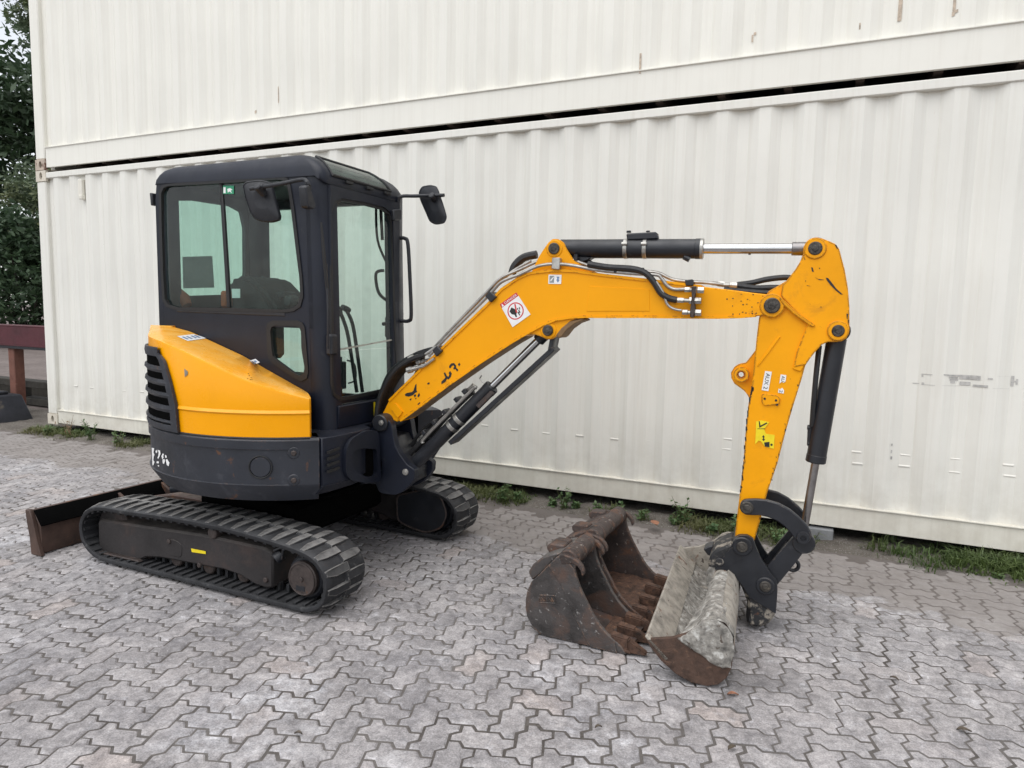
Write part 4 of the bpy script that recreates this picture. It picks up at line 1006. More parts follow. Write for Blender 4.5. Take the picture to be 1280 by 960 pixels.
# stickers lying on the hood
def hood_sticker(corners, name, mat, marks=()):
    tl, tr, br, bl_ = [Vector((*z3(*q), 0)) for q in corners]
    def at(u, v, h):
        q = tl * (1 - u) * (1 - v) + tr * u * (1 - v) + br * u * v + bl_ * (1 - u) * v; p, n = HIT(q.x, q.y); return p + (n if n.z > 0 or n.y < 0 else -n) * h
    mb = MB(); mb.grid([[at(u / 12, v / 4, .0022) for u in range(13)] for v in range(5)])
    for m_ in marks:
        us = [q[0] for q in m_]; vs = [q[1] for q in m_]; mb.grid([[at(min(us) + (max(us) - min(us)) * a / 2, min(vs) + (max(vs) - min(vs)) * b / 3, .0034) for a in range(3)] for b in range(4)], 1)
    return mb.build(name, [mat, m_blueink], hood, 0)
hood_sticker([(225, 150), (342, 135), (388, 156), (275, 172)], 'white_sticker', m_white, [[(u, v), (u + .08, v), (u + .08, v + .5), (u, v + .5)] for u in (.08, .24, .42, .56, .72, .86) for v in (.25,)])
hood_sticker([(560, 262), (590, 253), (610, 269), (582, 281)], 'small_white_sticker', m_white, [[(.2, .3), (.8, .3), (.8, .7), (.2, .7)]])
mb = MB(); pts = [HIT(*z3(*q)) for q in ((262, 298), (278, 312), (277, 325), (264, 336))]; mb.ext([p[0] + p[1] * .002 for p in pts], pts[0][1] * .001); mb.build('bare_scuff', m_pipe, hood)
mb = MB()
for q in ((555, 322), (560, 330), (568, 340), (552, 345), (565, 350), (572, 348)):
    p, n = HIT(*z3(*q)); x = n.cross(Vector((0, 0, 1))).normalized(); y = n.cross(x); mb.ext([p + n * .001 + x * .004 * math.cos(a) + y * .003 * math.sin(a) for a in (0, 1.2, 2.4, 3.6, 4.9)], n * .001)
tag(mb.build('paint_chip', m_ink, hood, 0), kind='stuff')
# grille: charcoal louvres wrapping the rear corner
gr = mk('rear_grille', ex)
zg = lambda x, y: (170 + x / 4.3636, 400 + y / 4.3636)
RG = .862
ed = [(52, 160), (118, 190), (140, 205), (152, 225), (180, 320), (205, 420), (217, 472), (222, 540), (230, 622)]
edge_pts = [CY(*zg(*q), RG) for q in ed]
def edge_ang(z):
    tab = sorted([(p.z, math.degrees(math.atan2(p.y - HC.y, p.x - HC.x))) for p in edge_pts[1:]])
    for (z0, a0), (z1, a1) in zip(tab, tab[1:]):
        if z0 <= z <= z1: return a0 + (a1 - a0) * (z - z0) / (z1 - z0)
    return tab[0][1] if z < tab[0][0] else tab[-1][1]
zlo = .850; zhi = 1.262
def strip(z0, z1, R0, R1, a_in, a_out, n=14, r_mid=None):
    """curved bar between heights z0,z1 from the edge angle (+a_in) round to a_out"""
    rows = []
    for k in range(n + 1):
        t = k / n; r = []
        for z, R in ((z0, R0 - .012), (z0, R0), ((z0 + z1) / 2, r_mid or max(R0, R1) + .004), (z1, R1), (z1, R1 - .012)):
            a = edge_ang(z) - a_in; r.append(cyp(a + (a_out - a) * t, R, z))
        rows.append(r)
    return rows
AOUT = -190
mb = MB(); rows = []
for k in range(25):
    t = k / 24; z = zlo + (zhi - zlo) * t; a = edge_ang(z); rows.append([cyp(a, RG - .012, z), cyp(a, RG + .003, z), cyp(a - 1.5, RG + .005, z), cyp(a - 3.4, RG + .003, z), cyp(a - 3.4, RG - .012, z)])
mb.grid(rows); mb.grid(strip(zhi - .035, zhi + .012, RG, RG, 0, AOUT)); mb.grid(strip(zlo - .002, zlo + .030, RG, RG, 0, AOUT)); mb.build('grille_frame', m_skirt, gr, 40)
mb = MB(); mb.grid([[cyp(edge_ang(z) + (AOUT - edge_ang(z)) * k / 20, RG - .0065, z) for z in (zlo, .95, 1.1, zhi)] for k in range(21)]); mb.build('grille_backing', m_black_and_shade, gr, 40)  # black backing: the shade in the slots is put into its colour
slots = [(205, 245), (280, 315), (350, 382), (415, 450), (490, 528), (550, 592)]
bars = [(248, 278), (318, 348), (386, 412), (453, 487), (531, 548)]
for y0, y1 in bars:
    za = CY(*zg(120, y1), RG).z; zb = CY(*zg(120, y0), RG).z
    mb = MB(); mb.grid(strip(za - .008, zb - .004, RG - .006, RG + .003, 1.6, AOUT, 14, RG + .006)); mb.build('louvre', m_skirt, gr, 40)

# ---- cab
cab = mk('cab', ex)
YN = -2.15; XR = 4.665; XF = 5.95
za_ = lambda x, y: (160 + x / 4.365, 180 + y / 4.365)
# near side wall: plate with two openings
win = [za_(*q) for q in ((176, 262), (190, 232), (215, 222), (500, 200), (700, 188), (830, 182), (868, 190), (884, 220), (905, 350), (930, 560), (950, 730), (955, 830), (940, 885), (905, 908), (860, 915), (500, 908), (260, 900), (215, 885), (195, 850), (186, 700), (178, 450))]
winp = [PY(x, y, YN) for x, y in win]
low = [z3(*q) for q in ((645, 110), (652, 90), (672, 80), (780, 80), (805, 90), (815, 110), (822, 200), (832, 310), (825, 340), (800, 352), (770, 338), (672, 270), (655, 250), (649, 220))]
lowp = [PY(x, y, YN) for x, y in low]
zsplit = 1.385
t = .045
mb = MB()
up_out = [Vector((XR + .02, YN, zsplit)), Vector((5.86, YN, zsplit)), Vector((5.838, YN, 2.10)), Vector((5.82, YN, 2.205)), Vector((4.70, YN, 2.205)), Vector((XR + .02, YN, 2.10))]
ring_panel(mb, up_out, winp, (0, t, 0), 60)
lo_out = [Vector((4.72, YN, .845)), Vector((5.865, YN, .845)), Vector((5.86, YN, zsplit)), Vector((XR + .02, YN, zsplit))]
ring_panel(mb, lo_out, lowp, (0, t, 0), 60)
side = mb.build('side_wall', m_dark, cab, 30)
def seal(loop, r, y, name, parent, mat=m_gasket, d=(0, 1, 0)):
    mb = MB(); mb.tube([p + Vector(d) * y for p in loop], r, 8, 0, True); return mb.build(name, mat, parent)
def frame_strip(loop, w, h, d, name, parent, mat=m_gasket):
    """flat rubber frame inside an opening: loop outer edge, w wide, raised h along -d"""
    mb = MB(); a = loop; b = inset(loop, w); d = Vector(d)
    mb.grid([[p + d * .01 for p in a], [p - d * h for p in a], [p - d * h for p in b], [p + d * .012 for p in b], [p + d * .01 for p in a]], 0, True)
    return mb.build(name, mat, parent, 40)
frame_strip(inset(winp, -.006), .022, .006, (0, 1, 0), 'window_seal', side)
frame_strip(inset(lowp, -.006), .034, .006, (0, 1, 0), 'lower_window_seal', side)
mb = MB(); mb.ext(inset(winp, .004), (0, .005, 0)); g1 = mb.build('side_window_glass', m_glass, side, 30, None, OFF); 
for v in g1.data.vertices: v.co.y += .012
mb = MB(); mb.ext(inset(lowp, .004), (0, .005, 0)); g2 = mb.build('lower_window_glass', m_glass, side)
for v in g2.data.vertices: v.co.y += .014
a = PY(*za_(503, 205), YN + .004); b = PY(*za_(546, 892), YN + .004)
mb = MB(); mb.ext([a + Vector((-.011, 0, 0)), a + Vector((.011, 0, 0)), b + Vector((.012, 0, 0)), b + Vector((-.012, 0, 0))], (0, .02, 0), .003); mb.build('window_divider', m_gasket, side)
a = PY(*za_(262, 895), YN - .004); b = PY(*za_(855, 918), YN - .004)
mb = MB(); mb.ext([a, b, b + Vector((0, 0, -.022)), a + Vector((0, 0, -.022))], (0, .016, 0), .003); mb.build('window_sill', m_plastic, side)
mb = MB(); pts = [PY(*q, YN + .0095) for q in ((279, 232), (292.5, 232), (292.5, 242.5), (279, 242.5))]; d = Decal(*pts, (0, -1, 0)); d.sheet(0); d.poly([(.05, .2), (.25, .2), (.25, .9), (.05, .9)], 1, 1); d.poly([(.4, .4), (.65, .3), (.9, .5), (.7, .6), (.85, .9), (.6, .7), (.45, .85)], 1, 1)
d.mb.build('exit_sticker', [m_green, m_white], side, 0)
# corner pillars and rounded front edge
def post(path, r, name, n=14): m_ = MB(); m_.tube(path, r, n); return m_.build(name, m_dark, cab)
FN = [(XF, -2.06), (5.935, -2.11), (5.90, -2.14), (5.85, YN)]     # near front corner in plan
def corner_sheet(plan, z0, z1, th, name, shrink=.012, mat=m_dark):
    mb = MB(); cx = sum(p[0] for p in plan) / len(plan); cy = sum(p[1] for p in plan) / len(plan)
    cen = Vector((5.3, -1.7))
    rows = []
    for z in (z0, z0 + (z1 - z0) * .5, z1):
        k = (z - .85) / 1.3
        outer = [Vector((x - shrink * k * 1.3, y + 0.0 * k, z)) for x, y in plan]; inner = [p + (Vector((cen.x, cen.y, p.z)) - p).normalized() * th for p in outer]
        rows.append(outer + inner[::-1])
    mb.grid(rows, 0, True); mb.add(rows[0], [tuple(range(len(rows[0])))]); mb.add(rows[-1], [tuple(range(len(rows[0])))[::-1]])
    return mb.build(name, mat, cab, 50)
nearp = [(XF, -2.035), (XF, -2.07), (5.944, -2.10), (5.928, -2.125), (5.905, -2.142), (5.875, YN), (5.84, YN)]
corner_sheet(nearp, .846, 2.195, .05, 'front_pillar', .022)
farp = [(5.835, -1.30), (5.87, -1.315), (5.905, -1.36), (5.935, -1.43), (XF, -1.495), (XF, -1.54)]
corner_sheet(farp, .90, 2.19, .045, 'front_pillar', .022)
rearn = [(XR + .06, YN - .0005), (XR + .03, YN + .004), (XR + .01, YN + .018), (XR, YN + .05), (XR, YN + .13)]
corner_sheet(rearn, .9, 2.195, .04, 'rear_pillar', -.0)
rearf = [(XR, -1.44), (XR, -1.38), (XR + .01, -1.33), (XR + .03, -1.305), (XR + .06, -1.30)]
corner_sheet(rearf, .9, 2.195, .05, 'rear_pillar', 0)
# front wall: windscreen frame, upper bar, lower panel
def fx(z): return XF - .022 * (z - .85)
def PF(x, y):
    p = PX(x, y, XF - .012); return PX(x, y, fx(p.z))
ws = [PF(x, y) for x, y in ((413, 262), (417, 251), (426, 248), (455, 253), (478, 259), (487, 266), (490, 280), (493, 380), (496.5, 470), (495, 482), (489, 487), (440, 498), (424, 500), (417, 494), (415, 480), (414, 380))]
o0 = [Vector((fx(.975) , -2.10, .975)), Vector((fx(.975), -1.47, .975)), Vector((fx(2.13), -1.47, 2.13)), Vector((fx(2.13), -2.10, 2.13))]
mb = MB(); ring_panel(mb, o0, ws, (-.035, 0, 0), 60); fw = mb.build('front_wall', m_dark, cab, 40)
frame_strip(inset(ws, -.004), .020, .003, (-1, 0, 0), 'windscreen_seal', fw)
zm = PF(455, 437).z
def half(lo, hi):
    pl = inset(ws, .006); out = []
    for i in range(len(pl)):
        a, b = pl[i - 1], pl[i]
        for p, q in ((a, b),):
            if (p.z - lo) * (q.z - lo) < 0: s = (lo - p.z) / (q.z - p.z); out.append((p.lerp(q, s), s))
            if (p.z - hi) * (q.z - hi) < 0: s = (hi - p.z) / (q.z - p.z); out.append((p.lerp(q, s), s))
        if lo <= b.z <= hi: out.append((b, 1))
    return [p for p, _ in out]
for lo_, hi_, nm in ((zm + .002, 9, 'upper_windscreen'), (-9, zm - .002, 'lower_windscreen')):
    mb = MB(); mb.ext([p + Vector((-.012, 0, 0)) for p in half(lo_, hi_)], (-.005, 0, 0)); mb.build(nm, m_glass_clear, fw)
a = PF(419, 438.5); b = PF(494, 424.5); mb = MB(); mb.ext([a + Vector((-.008, 0, .004)), b + Vector((-.008, 0, .004)), b + Vector((-.008, 0, -.004)), a + Vector((-.008, 0, -.004))], (-.012, 0, 0)); mb.build('windscreen_joint', m_zinc, fw)
mb = MB(); mb.ext([(XF + .004, -2.075, .846), (XF + .004, -1.50, .846), (XF + .012, -1.50, .86), (XF + .012, -1.50, .972), (XF + .012, -2.075, .972), (XF + .012, -2.075, .86)], (-.04, 0, 0), .006); lowf = mb.build('front_lower_panel', m_dark, cab)
mb = MB(); a = PX(468, 509, XF + .014); mb.box((a.x, a.y - .006, a.z - .045), (a.x + .002, a.y + .006, a.z + .03)); mb.build('yellow_label', m_labelyellow, lowf)
# wiper
mb = MB(); w0 = PX(410, 436, XF + .02); w1 = PX(408, 330, XF + .012); w2 = PX(401.5, 278, XF + .01)
mb.tube(smooth_path([w0, PX(410, 390, XF + .035), w1]), .006, 8); mb.build('wiper_arm', m_plastic, cab)
mb = MB(); mb.tube([w2, PX(404.5, 315, XF + .022), PX(409, 360, XF + .024), PX(411, 385, XF + .02)], [.005, .009, .009, .004], 6); mb.build('wiper_blade', m_gasket, cab)
mb = MB(); a = PX(413, 432, XF - .002); mb.box((a.x - .01, a.y - .03, a.z - .05), (a.x + .03, a.y + .03, a.z + .06), .01); mb.build('wiper_motor_cover', m_plastic, cab)
# far side: door with big glass, rear side window
YF = -1.30
dz0, dz1 = .93, 2.06
def rect_loop(x0, x1, z0, z1, y, r=.05): return round_poly([(x0, y, z0), (x1, y, z0), (x1, y, z1), (x0, y, z1)], r, 5)
mb = MB()
dl = rect_loop(4.735, 5.80, dz0, 2.155, YF); ring_panel(mb, [Vector((4.69, YF, .86)), Vector((5.84, YF, .86)), Vector((5.84, YF, 2.205)), Vector((4.69, YF, 2.205))], dl, (0, -.035, 0), 48)
door = mb.build('door', m_dark, cab, 40)
mb = MB(); mb.ext(inset(dl, -.004), (0, -.005, 0)); q = mb.build('door_glass', m_glass_clear, door)
for v in q.data.vertices: v.co.y -= .012
mb = MB(); mb.tube(smooth_path([PY(480, 338, YF - .05), PY(470, 342, YF - .07), PY(473, 365, YF - .08), PY(484, 376, YF - .05)]), .010, 8); mb.build('door_handle', m_plastic, door)
mb = MB(); mb.tube(smooth_path([PY(470, 256, YF - .07), PY(472, 300, YF - .07), PY(484, 330, YF - .07)]), .008, 8); mb.tube([PY(476, 262, YF - .07), PY(478, 300, YF - .07)], .010, 8); mb.build('gas_strut', m_plastic, cab)
# rear wall with window
rl = [PX(x, y, XR + .01) for x, y in ((205, 262), (214, 251), (240, 251), (285, 258), (298, 265), (302.5, 285), (303, 340), (301, 362), (290, 368), (222, 370), (211, 366), (208, 350))]
mb = MB(); ring_panel(mb, [Vector((XR + .01, YN + .06, .9)), Vector((XR + .01, -1.36, .9)), Vector((XR + .01, -1.36, 2.2)), Vector((XR + .01, YN + .06, 2.2))], rl, (.03, 0, 0), 48); rw = mb.build('rear_wall', m_headliner, cab, 40)
mb = MB(); mb.ext(inset(rl, -.004), (.005, 0, 0)); q = mb.build('rear_glass', m_glass, rw)
for v in q.data.vertices: v.co.x += .012
mb = MB(); mb.ext([PX(x, y, XR + .035) for x, y in ((228, 321), (265, 320), (267.5, 359.5), (229, 360.5))], (.003, 0, 0)); mb.build('grey_sheet', m_greyprint, rw)
# roof: rounded shell, sloping glass at the front
def roof_ring(z, ins, front):
    rear = ins if ins < .005 else ins * 1.7 + .004
    x0, x1, y0, y1 = XR - .004 + rear, 5.925 + front, YN - .004 + ins, -1.296 - ins
    r = .06 + ins * .8; p = []
    for cx, cy, a0 in ((x1 - .05, y0 + .05, -90), (x1 - .20, y1 - .20, 0), (x0 + r, y1 - r, 90), (x0 + r, y0 + r, 180)):
        rr = {-90: .05, 0: .20}.get(a0, r)
        for k in range(9): a = math.radians(a0 + 90 * k / 8); p.append(Vector((cx + rr * math.cos(a), cy + rr * math.sin(a), z)))
    return [Vector((q.x, q.y, max(q.z, 2.125 + .068 * max(0, min(1, (5.935 - q.x) / .09)) + z * .001))) for q in p]
mb = MB(); levels = [(2.125, -.001, 0.0), (2.155, -.003, .004), (2.19, -.002, -.002), (2.22, .001, -.024), (2.248, .008, -.054), (2.272, .020, -.094), (2.291, .042, -.142), (2.304, .09, -.20), (2.313, .20, -.30)]
rows = [roof_ring(*q) for q in levels]; mb.grid(rows, 0, True); mb.add(rows[-1], [tuple(range(36))])
mb.add([p + Vector((0, 0, 0)) for p in roof_ring(2.215, .03, -.09)], [tuple(range(36))[::-1]], 1)
roof = mb.build('roof', [m_dark, m_headliner], cab, 50)
# roof_glass lies on the front slope
def slope_pt(y, t): a = Vector((5.925, y, 2.180)); b = Vector((5.790, y, 2.289)); m_ = Vector((5.885, y, 2.248)); return (a * (1 - t) ** 2 + m_ * 2 * t * (1 - t) + b * t * t) + Vector((.003, 0, .004))
rowsg = []
for k in range(7):
    t_ = k / 6; ins = .03 * abs(t_ - .5) ** 2
    yl = -2.085 + .035 * t_ + ins; yr = -1.555 - .03 * t_
    rowsg.append([slope_pt(yl + (yr - yl) * j / 10, t_) for j in range(11)])
mb = MB(); mb.grid(rowsg); mb.grid([[p - Vector((.005, 0, .005)) for p in r] for r in rowsg]); mb.build('roof_glass', m_glass_roof, cab, 60)
loop = rowsg[0] + [r[-1] for r in rowsg[1:]] + rowsg[-1][::-1][1:] + [r[0] for r in rowsg[::-1]][1:-1]
mb = MB(); mb.tube(loop, .008, 6, 0, True); mb.build('roof_glass_seal', m_gasket, cab)
mb = MB(); 
for y in (-1.98, -1.80, -1.63): mb.box((5.932, y, 2.158), (5.945, y + .06, 2.172), .002)
tag(mb.build('roof_clip', m_gasket, cab), kind='stuff')
# interior
mb = MB(); mb.box((4.72, -2.09, .86), (5.90, -1.33, .90)); mb.build('cab_floor', m_black, cab)
seat = mk('seat', cab)
mb = MB(); mb.box((4.98, -1.95, .98), (5.40, -1.52, 1.08), .04, 0, 2); mb.build('seat_cushion', m_seat, cab)
bpy.data.objects.remove(seat)
mb = MB()
c0 = [PY(x, y, -1.98) for x, y in ((277, 378), (283, 352), (292, 345), (304, 344), (316, 350), (328, 363), (338, 376), (350, 400), (270, 400))]
mb.prism(c0, [p + Vector((0, .34, 0)) for p in c0], .03, 0, 2); mb.build('seat_back', m_seat, cab)
mb = MB(); mb.box((4.72, -2.08, 1.15), (4.98, -1.40, 1.475), .03); mb.build('rear_shelf', m_seat, cab)
mb = MB(); p = PY(222, 368, -1.98); mb.tube([p + Vector((-.07, 0, -.07)), p + Vector((-.05, 0, -.03)), p + Vector((0, 0, -.005)), p + Vector((.05, 0, -.03)), p + Vector((.08, 0, -.07))], [.03, .042, .05, .042, .03], 14); mb.build('orange_cushion', m_orange, cab)
mb = MB(); p = PY(279, 374, -2.02); mb.box((p.x - .03, p.y, p.z - .05), (p.x + .03, p.y + .06, p.z + .05), .012); mb.build('orange_buckle', m_orange, cab)
mb = MB(); pts = [PY(x, y, -2.03) for x, y in ((289.5, 361), (300, 361), (300, 372.5), (290, 372.5))]; mb.ext(pts, (0, .002, 0)); mb.build('white_tag', m_white, cab)
mb = MB(); p = PY(363, 377, -1.95); mb.cyl(p + Vector((0, -.03, 0)), p + Vector((0, .05, 0)), .035, 18, .01); mb.build('control_knob', m_plastic, cab)
mb = MB(); a = [PY(x, y, -1.9) for x, y in ((344, 366), (355, 364), (356, 372), (346, 374))]; mb.ext(a, (0, .1, 0), .006); mb.tube([PY(327, 346, -1.8), PY(331, 348, -1.8), PY(332, 360, -1.8)], .008, 8); mb.build('side_console', m_plastic, cab)
for k, pts in enumerate((((424, 388), (430, 402), (436, 425), (446, 490)), ((432, 386), (440, 403), (445, 430), (453, 490)))):
    pp = [PX(x, y, 5.72) for x, y in pts]; lv = mk('travel_lever', cab) if False else None
    mb = MB(); mb.tube(smooth_path([pp[0], pp[1], pp[2], pp[3]]), .011, 10); mb.tube([pp[0] + Vector((0, -.03, .012)), pp[0], pp[0] + Vector((0, .035, -.008))] if k else [pp[0] + Vector((0, -.015, .02)), pp[0], pp[0] + Vector((0, .012, -.03))], [.014, .019, .014], 10); mb.build('travel_lever', m_plastic, cab)
mb = MB(); a = PX(423, 450, 5.66); mb.box((a.x - .05, a.y - .05, a.z - .20), (a.x + .05, a.y + .04, a.z + .02), .03, 0, 2); mb.tube(smooth_path([a + Vector((.05, .02, 0)), a + Vector((.05, .09, -.03)), a + Vector((.05, .10, -.12)), a + Vector((.05, .03, -.14))]), .005, 6); mb.build('joystick_console', m_plastic, cab)
mb = MB(); a = PX(486, 405, 5.75); mb.box((a.x - .03, a.y - .02, a.z - .10), (a.x + .03, a.y + .05, a.z + .06), .02); mb.cyl(PX(479, 405, 5.75), PX(490, 404, 5.75), .012, 8); mb.build('door_latch', m_plastic, cab)
# grab handle, mirrors, lamp
mb = MB(); mb.tube(smooth_path([PY(497, 298, -1.44), PY(506, 298, -1.43), PY(510, 306, -1.43), PY(512.5, 350, -1.43), PY(514, 393, -1.43), PY(511, 401, -1.43), PY(501, 401, -1.44)], 5), .0115, 10); mb.build('grab_handle', m_plastic, cab)
mr = mk('mirror', ex)
Ym = -2.26
mb = MB(); mb.tube(smooth_path([PX(387, 236, 5.92), PX(386, 229, 5.93) + Vector((0, -.01, 0)), PY(378, 224.5, -2.23), PY(350, 230, Ym), PY(313, 236, Ym)], 5), .0105, 10); mb.build('mirror_arm', m_plastic, mr)
p = PX(388, 247, 5.935); mb = MB(); mb.ext(round_poly([PX(x, y, 5.955) for x, y in ((382, 232), (388, 231), (396, 258), (393, 262), (385, 259))], .01, 2), (-.05, 0, 0), .006); mb.build('mirror_bracket', m_plastic, mr)
shell = [za_(*q) for q in ((628, 225), (640, 210), (655, 204), (720, 196), (770, 205), (788, 228), (808, 310), (832, 395), (828, 415), (785, 430), (730, 424), (690, 408), (668, 375), (640, 290))]
def dish(loop, d, dep, name, parent):
    d = Vector(d); mb = MB(); c = sum(loop, Vector()) / len(loop)
    R = [[p + d * .012 for p in loop], [p - d * .004 for p in loop], [c.lerp(p, .955) - d * .009 for p in loop], [c.lerp(p, .94) - d * .006 for p in loop], [c.lerp(p, .80) - d * dep * .7 for p in loop], [c.lerp(p, .4) - d * dep for p in loop]]
    mb.grid(R, 0, True); mb.add(R[-1], [tuple(range(len(loop)))]); mb.add([c.lerp(p, .97) + d * .010 for p in loop], [tuple(range(len(loop)))], 1)
    return mb.build(name, [m_plastic, m_chrome], parent, 50)
shp = round_poly([PY(x, y, Ym + .03 + .0012 * (x - 310)) for x, y in shell], .02, 3)
dish(shp, (-.25, .97, 0), .018, 'mirror_shell', mr)
mb = MB(); a = PY(325, 234, Ym + .0); mb.cyl(a + Vector((0, -.022, .005)), a + Vector((0, .03, -.03)), .022, 16, .005); mb.cyl(a + Vector((-.03, -.0, 0)), a + Vector((.03, 0, 0)), .017, 12, .004); mb.build('mirror_joint', m_plastic, mr)
mr2 = mk('mirror', ex)
mb = MB(); mb.tube(smooth_path([PX(498.5, 262, 5.93), PX(498, 252, 5.93), PX(502, 245.5, 5.95), PY(520, 245, -1.44), PY(555, 244, -1.44)], 5), .0105, 10); mb.build('mirror_arm', m_plastic, mr2)
mb = MB(); mb.ext([PX(x, y, 5.95) for x, y in ((492, 262), (502, 261), (502.5, 275), (493, 276))], (-.05, 0, 0), .006); mb.build('mirror_bracket', m_plastic, mr2)
sh2 = round_poly([PY(x, y, -1.40 - .001 * (x - 540)) for x, y in ((523, 240), (527, 233), (538, 231), (546, 233), (549, 240), (555, 258), (559, 272), (556, 279), (545, 281), (537, 277), (532, 265), (525, 249))], .02, 3)
dish(sh2, (-.6, .8, 0), .02, 'mirror_shell', mr2)
mb = MB(); a = PY(541, 245, -1.44); mb.cyl(a + Vector((0, -.02, .005)), a + Vector((0, .03, -.02)), .02, 14, .005); mb.build('mirror_joint', m_plastic, mr2)
mb = MB(); mb.ext([PY(x, y, YN - .012) for x, y in ((186.5, 241), (189.5, 241), (191, 256), (188, 257))], (0, .1, 0), .004); mb.build('hinge_pad', m_plastic, cab)

# ---- swing bracket, boom, arm, cylinders, all in the boom plane
KP = Vector((5.95, -1.735, 0)); TH = math.radians(5.0)
DV = Vector((math.cos(TH), math.sin(TH), 0)); NV = Vector((-math.sin(TH), math.cos(TH), 0))
def B(x, y, n=0.0): return on(x, y, KP + NV * n, NV)
def bpl(pts, n): return [B(x, y, n) for x, y in pts]
def slab(mb, pts, n0, n1, bev=.004, mat=0, r=0, ref=None):
    ref = n0 if ref is None else ref
    a = bpl(pts, ref)
    if r: a = round_poly(a, r, 3)
    mb.ext([p + NV * (n0 - ref) for p in a], NV * (n1 - n0), bev, mat)
def pinhead(x, y, n, r, h, name, parent, mat=None, ref=None, boss=None, bossmat=None):
    """round pin end on the near side, mirrored on the far side; boss = (radius, height)"""
    ref = n if ref is None else ref
    c = B(x, y, -ref)
    if boss:
        c2 = c + NV * 2 * ref; mb = MB(); mb.cyl(c - NV * boss[1], c2 + NV * boss[1], boss[0], 24, .004); mb.build('pin_boss', bossmat or m_yellow, parent)
        h = h + boss[1]
    c2 = c + NV * 2 * ref; mb = MB(); mb.tube([c - NV * (h + .0032), c - NV * (h + .0028), c - NV * (h + .0002), c - NV * h, c - NV * (h - .004), c2 + NV * (h - .004), c2 + NV * h], [r * .25, r * .42, r * .5, r * .86, r, r, r * .86], 22); mb.build(name, mat or m_pin, parent)
z5 = lambda x, y: (430 + x / 6.857, 500 + y / 6.857)
sb = mk('swing_bracket', ex)
brk = [z5(*q) for q in ((272, 205), (300, 160), (345, 150), (395, 185), (412, 240), (420, 310), (440, 400), (475, 465), (540, 555), (595, 590), (605, 605), (600, 680), (560, 735), (500, 790), (440, 815), (335, 805), (300, 790), (278, 740), (262, 700), (258, 640), (318, 615), (322, 520), (280, 470), (268, 400), (225, 378), (195, 362), (205, 300), (235, 245))]
for n0, n1 in ((-.135, -.085), (.085, .135)):
    mb = MB(); slab(mb, brk, n0, n1, .010, 0, .012, -.135); mb.build('bracket_plate', m_dark, sb)
core = [z5(*q) for q in ((235, 300), (400, 330), (470, 480), (560, 620), (560, 720), (440, 790), (330, 780), (320, 640), (330, 520), (280, 440))]
mb = MB(); slab(mb, core, -.085, .085, .004, 0, 0, -.135); mb.build('bracket_core', m_black, sb)
mb = MB(); 
c = B(*z5(318, 195), -.135); mb.cyl(c - NV * .022, c + NV * (.27 + .022), .048, 28, .006)
mb.build('pivot_hub', m_black, sb)
pinhead(*z5(318, 195), .158, .016, .004, 'pivot_pin', sb, m_zinc, .135 + .022)
pinhead(*z5(525, 618), .136, .019, .004, 'cylinder_pin', sb, m_zinc, .136)
# frame lugs holding the bracket; black plate paints in the hollow's shade
mb = MB()
lug_hi = [(5.90, -1.96), (5.98, -1.87), (6.03, -1.80), (6.04, -1.70), (5.98, -1.62), (5.90, -1.55)]
for z0, z1 in ((.735, .80), (.50, .56)): mb.prism([Vector((x, y, z0)) for x, y in lug_hi], [Vector((x, y, z1)) for x, y in lug_hi], .012)
mb.cyl((5.95, -1.735, .48), (5.95, -1.735, .83), .045, 20); mb.build('kingpost_lug', m_dark, ex)
mb = MB(); hol = round_poly([PX(x, y, 6.066) for x, y in (z5(45, 520), z5(70, 430), z5(150, 405), z5(260, 420), z5(265, 660), z5(180, 665), z5(80, 610))], .03, 4)
nr_ = Vector((-.045, -.02, 0)); mb.ext([p + Vector((.006, 0, 0)) for p in hol], (-.02, 0, 0)); mb.build('hose_opening_shade', m_black_and_shade, ex)
mb = MB(); no_ = round_poly([PX(x, y, 6.100) for x, y in (z5(18, 640), z5(14, 440), z5(60, 335), z5(190, 262), z5(300, 262), z5(320, 700), z5(190, 712), z5(70, 695))], .035, 4); ni_ = round_poly([PX(x, y, 6.100) for x, y in (z5(60, 520), z5(82, 440), z5(150, 415), z5(285, 420), z5(290, 655), z5(190, 660), z5(95, 605))], .03, 4)
ring_panel(mb, no_, ni_, (-.028, 0, 0), 60); mb.build('nose_casting', m_dark, ex, 50)
mb = MB(); mb.tube(smooth_path([B(*z5(205, 460), -.13), B(*z5(212, 500), -.15), B(*z5(225, 550), -.15), B(*z5(250, 590), -.13)]), .010, 8); mb.cyl(B(*z5(212, 632), -.13), B(*z5(212, 650), -.14), .016, 8); mb.build('hydraulic_elbow', m_zinc, ex)
mb = MB()
for o in (0, 25, 50): mb.tube(smooth_path([B(*z5(110, 470 + o * 2), -.08), B(*z5(160, 500 + o), -.10), B(*z5(250, 520 + o), -.08)]), .012, 8)
tag(mb.build('hydraulic_hose', m_hose, ex), kind='stuff')

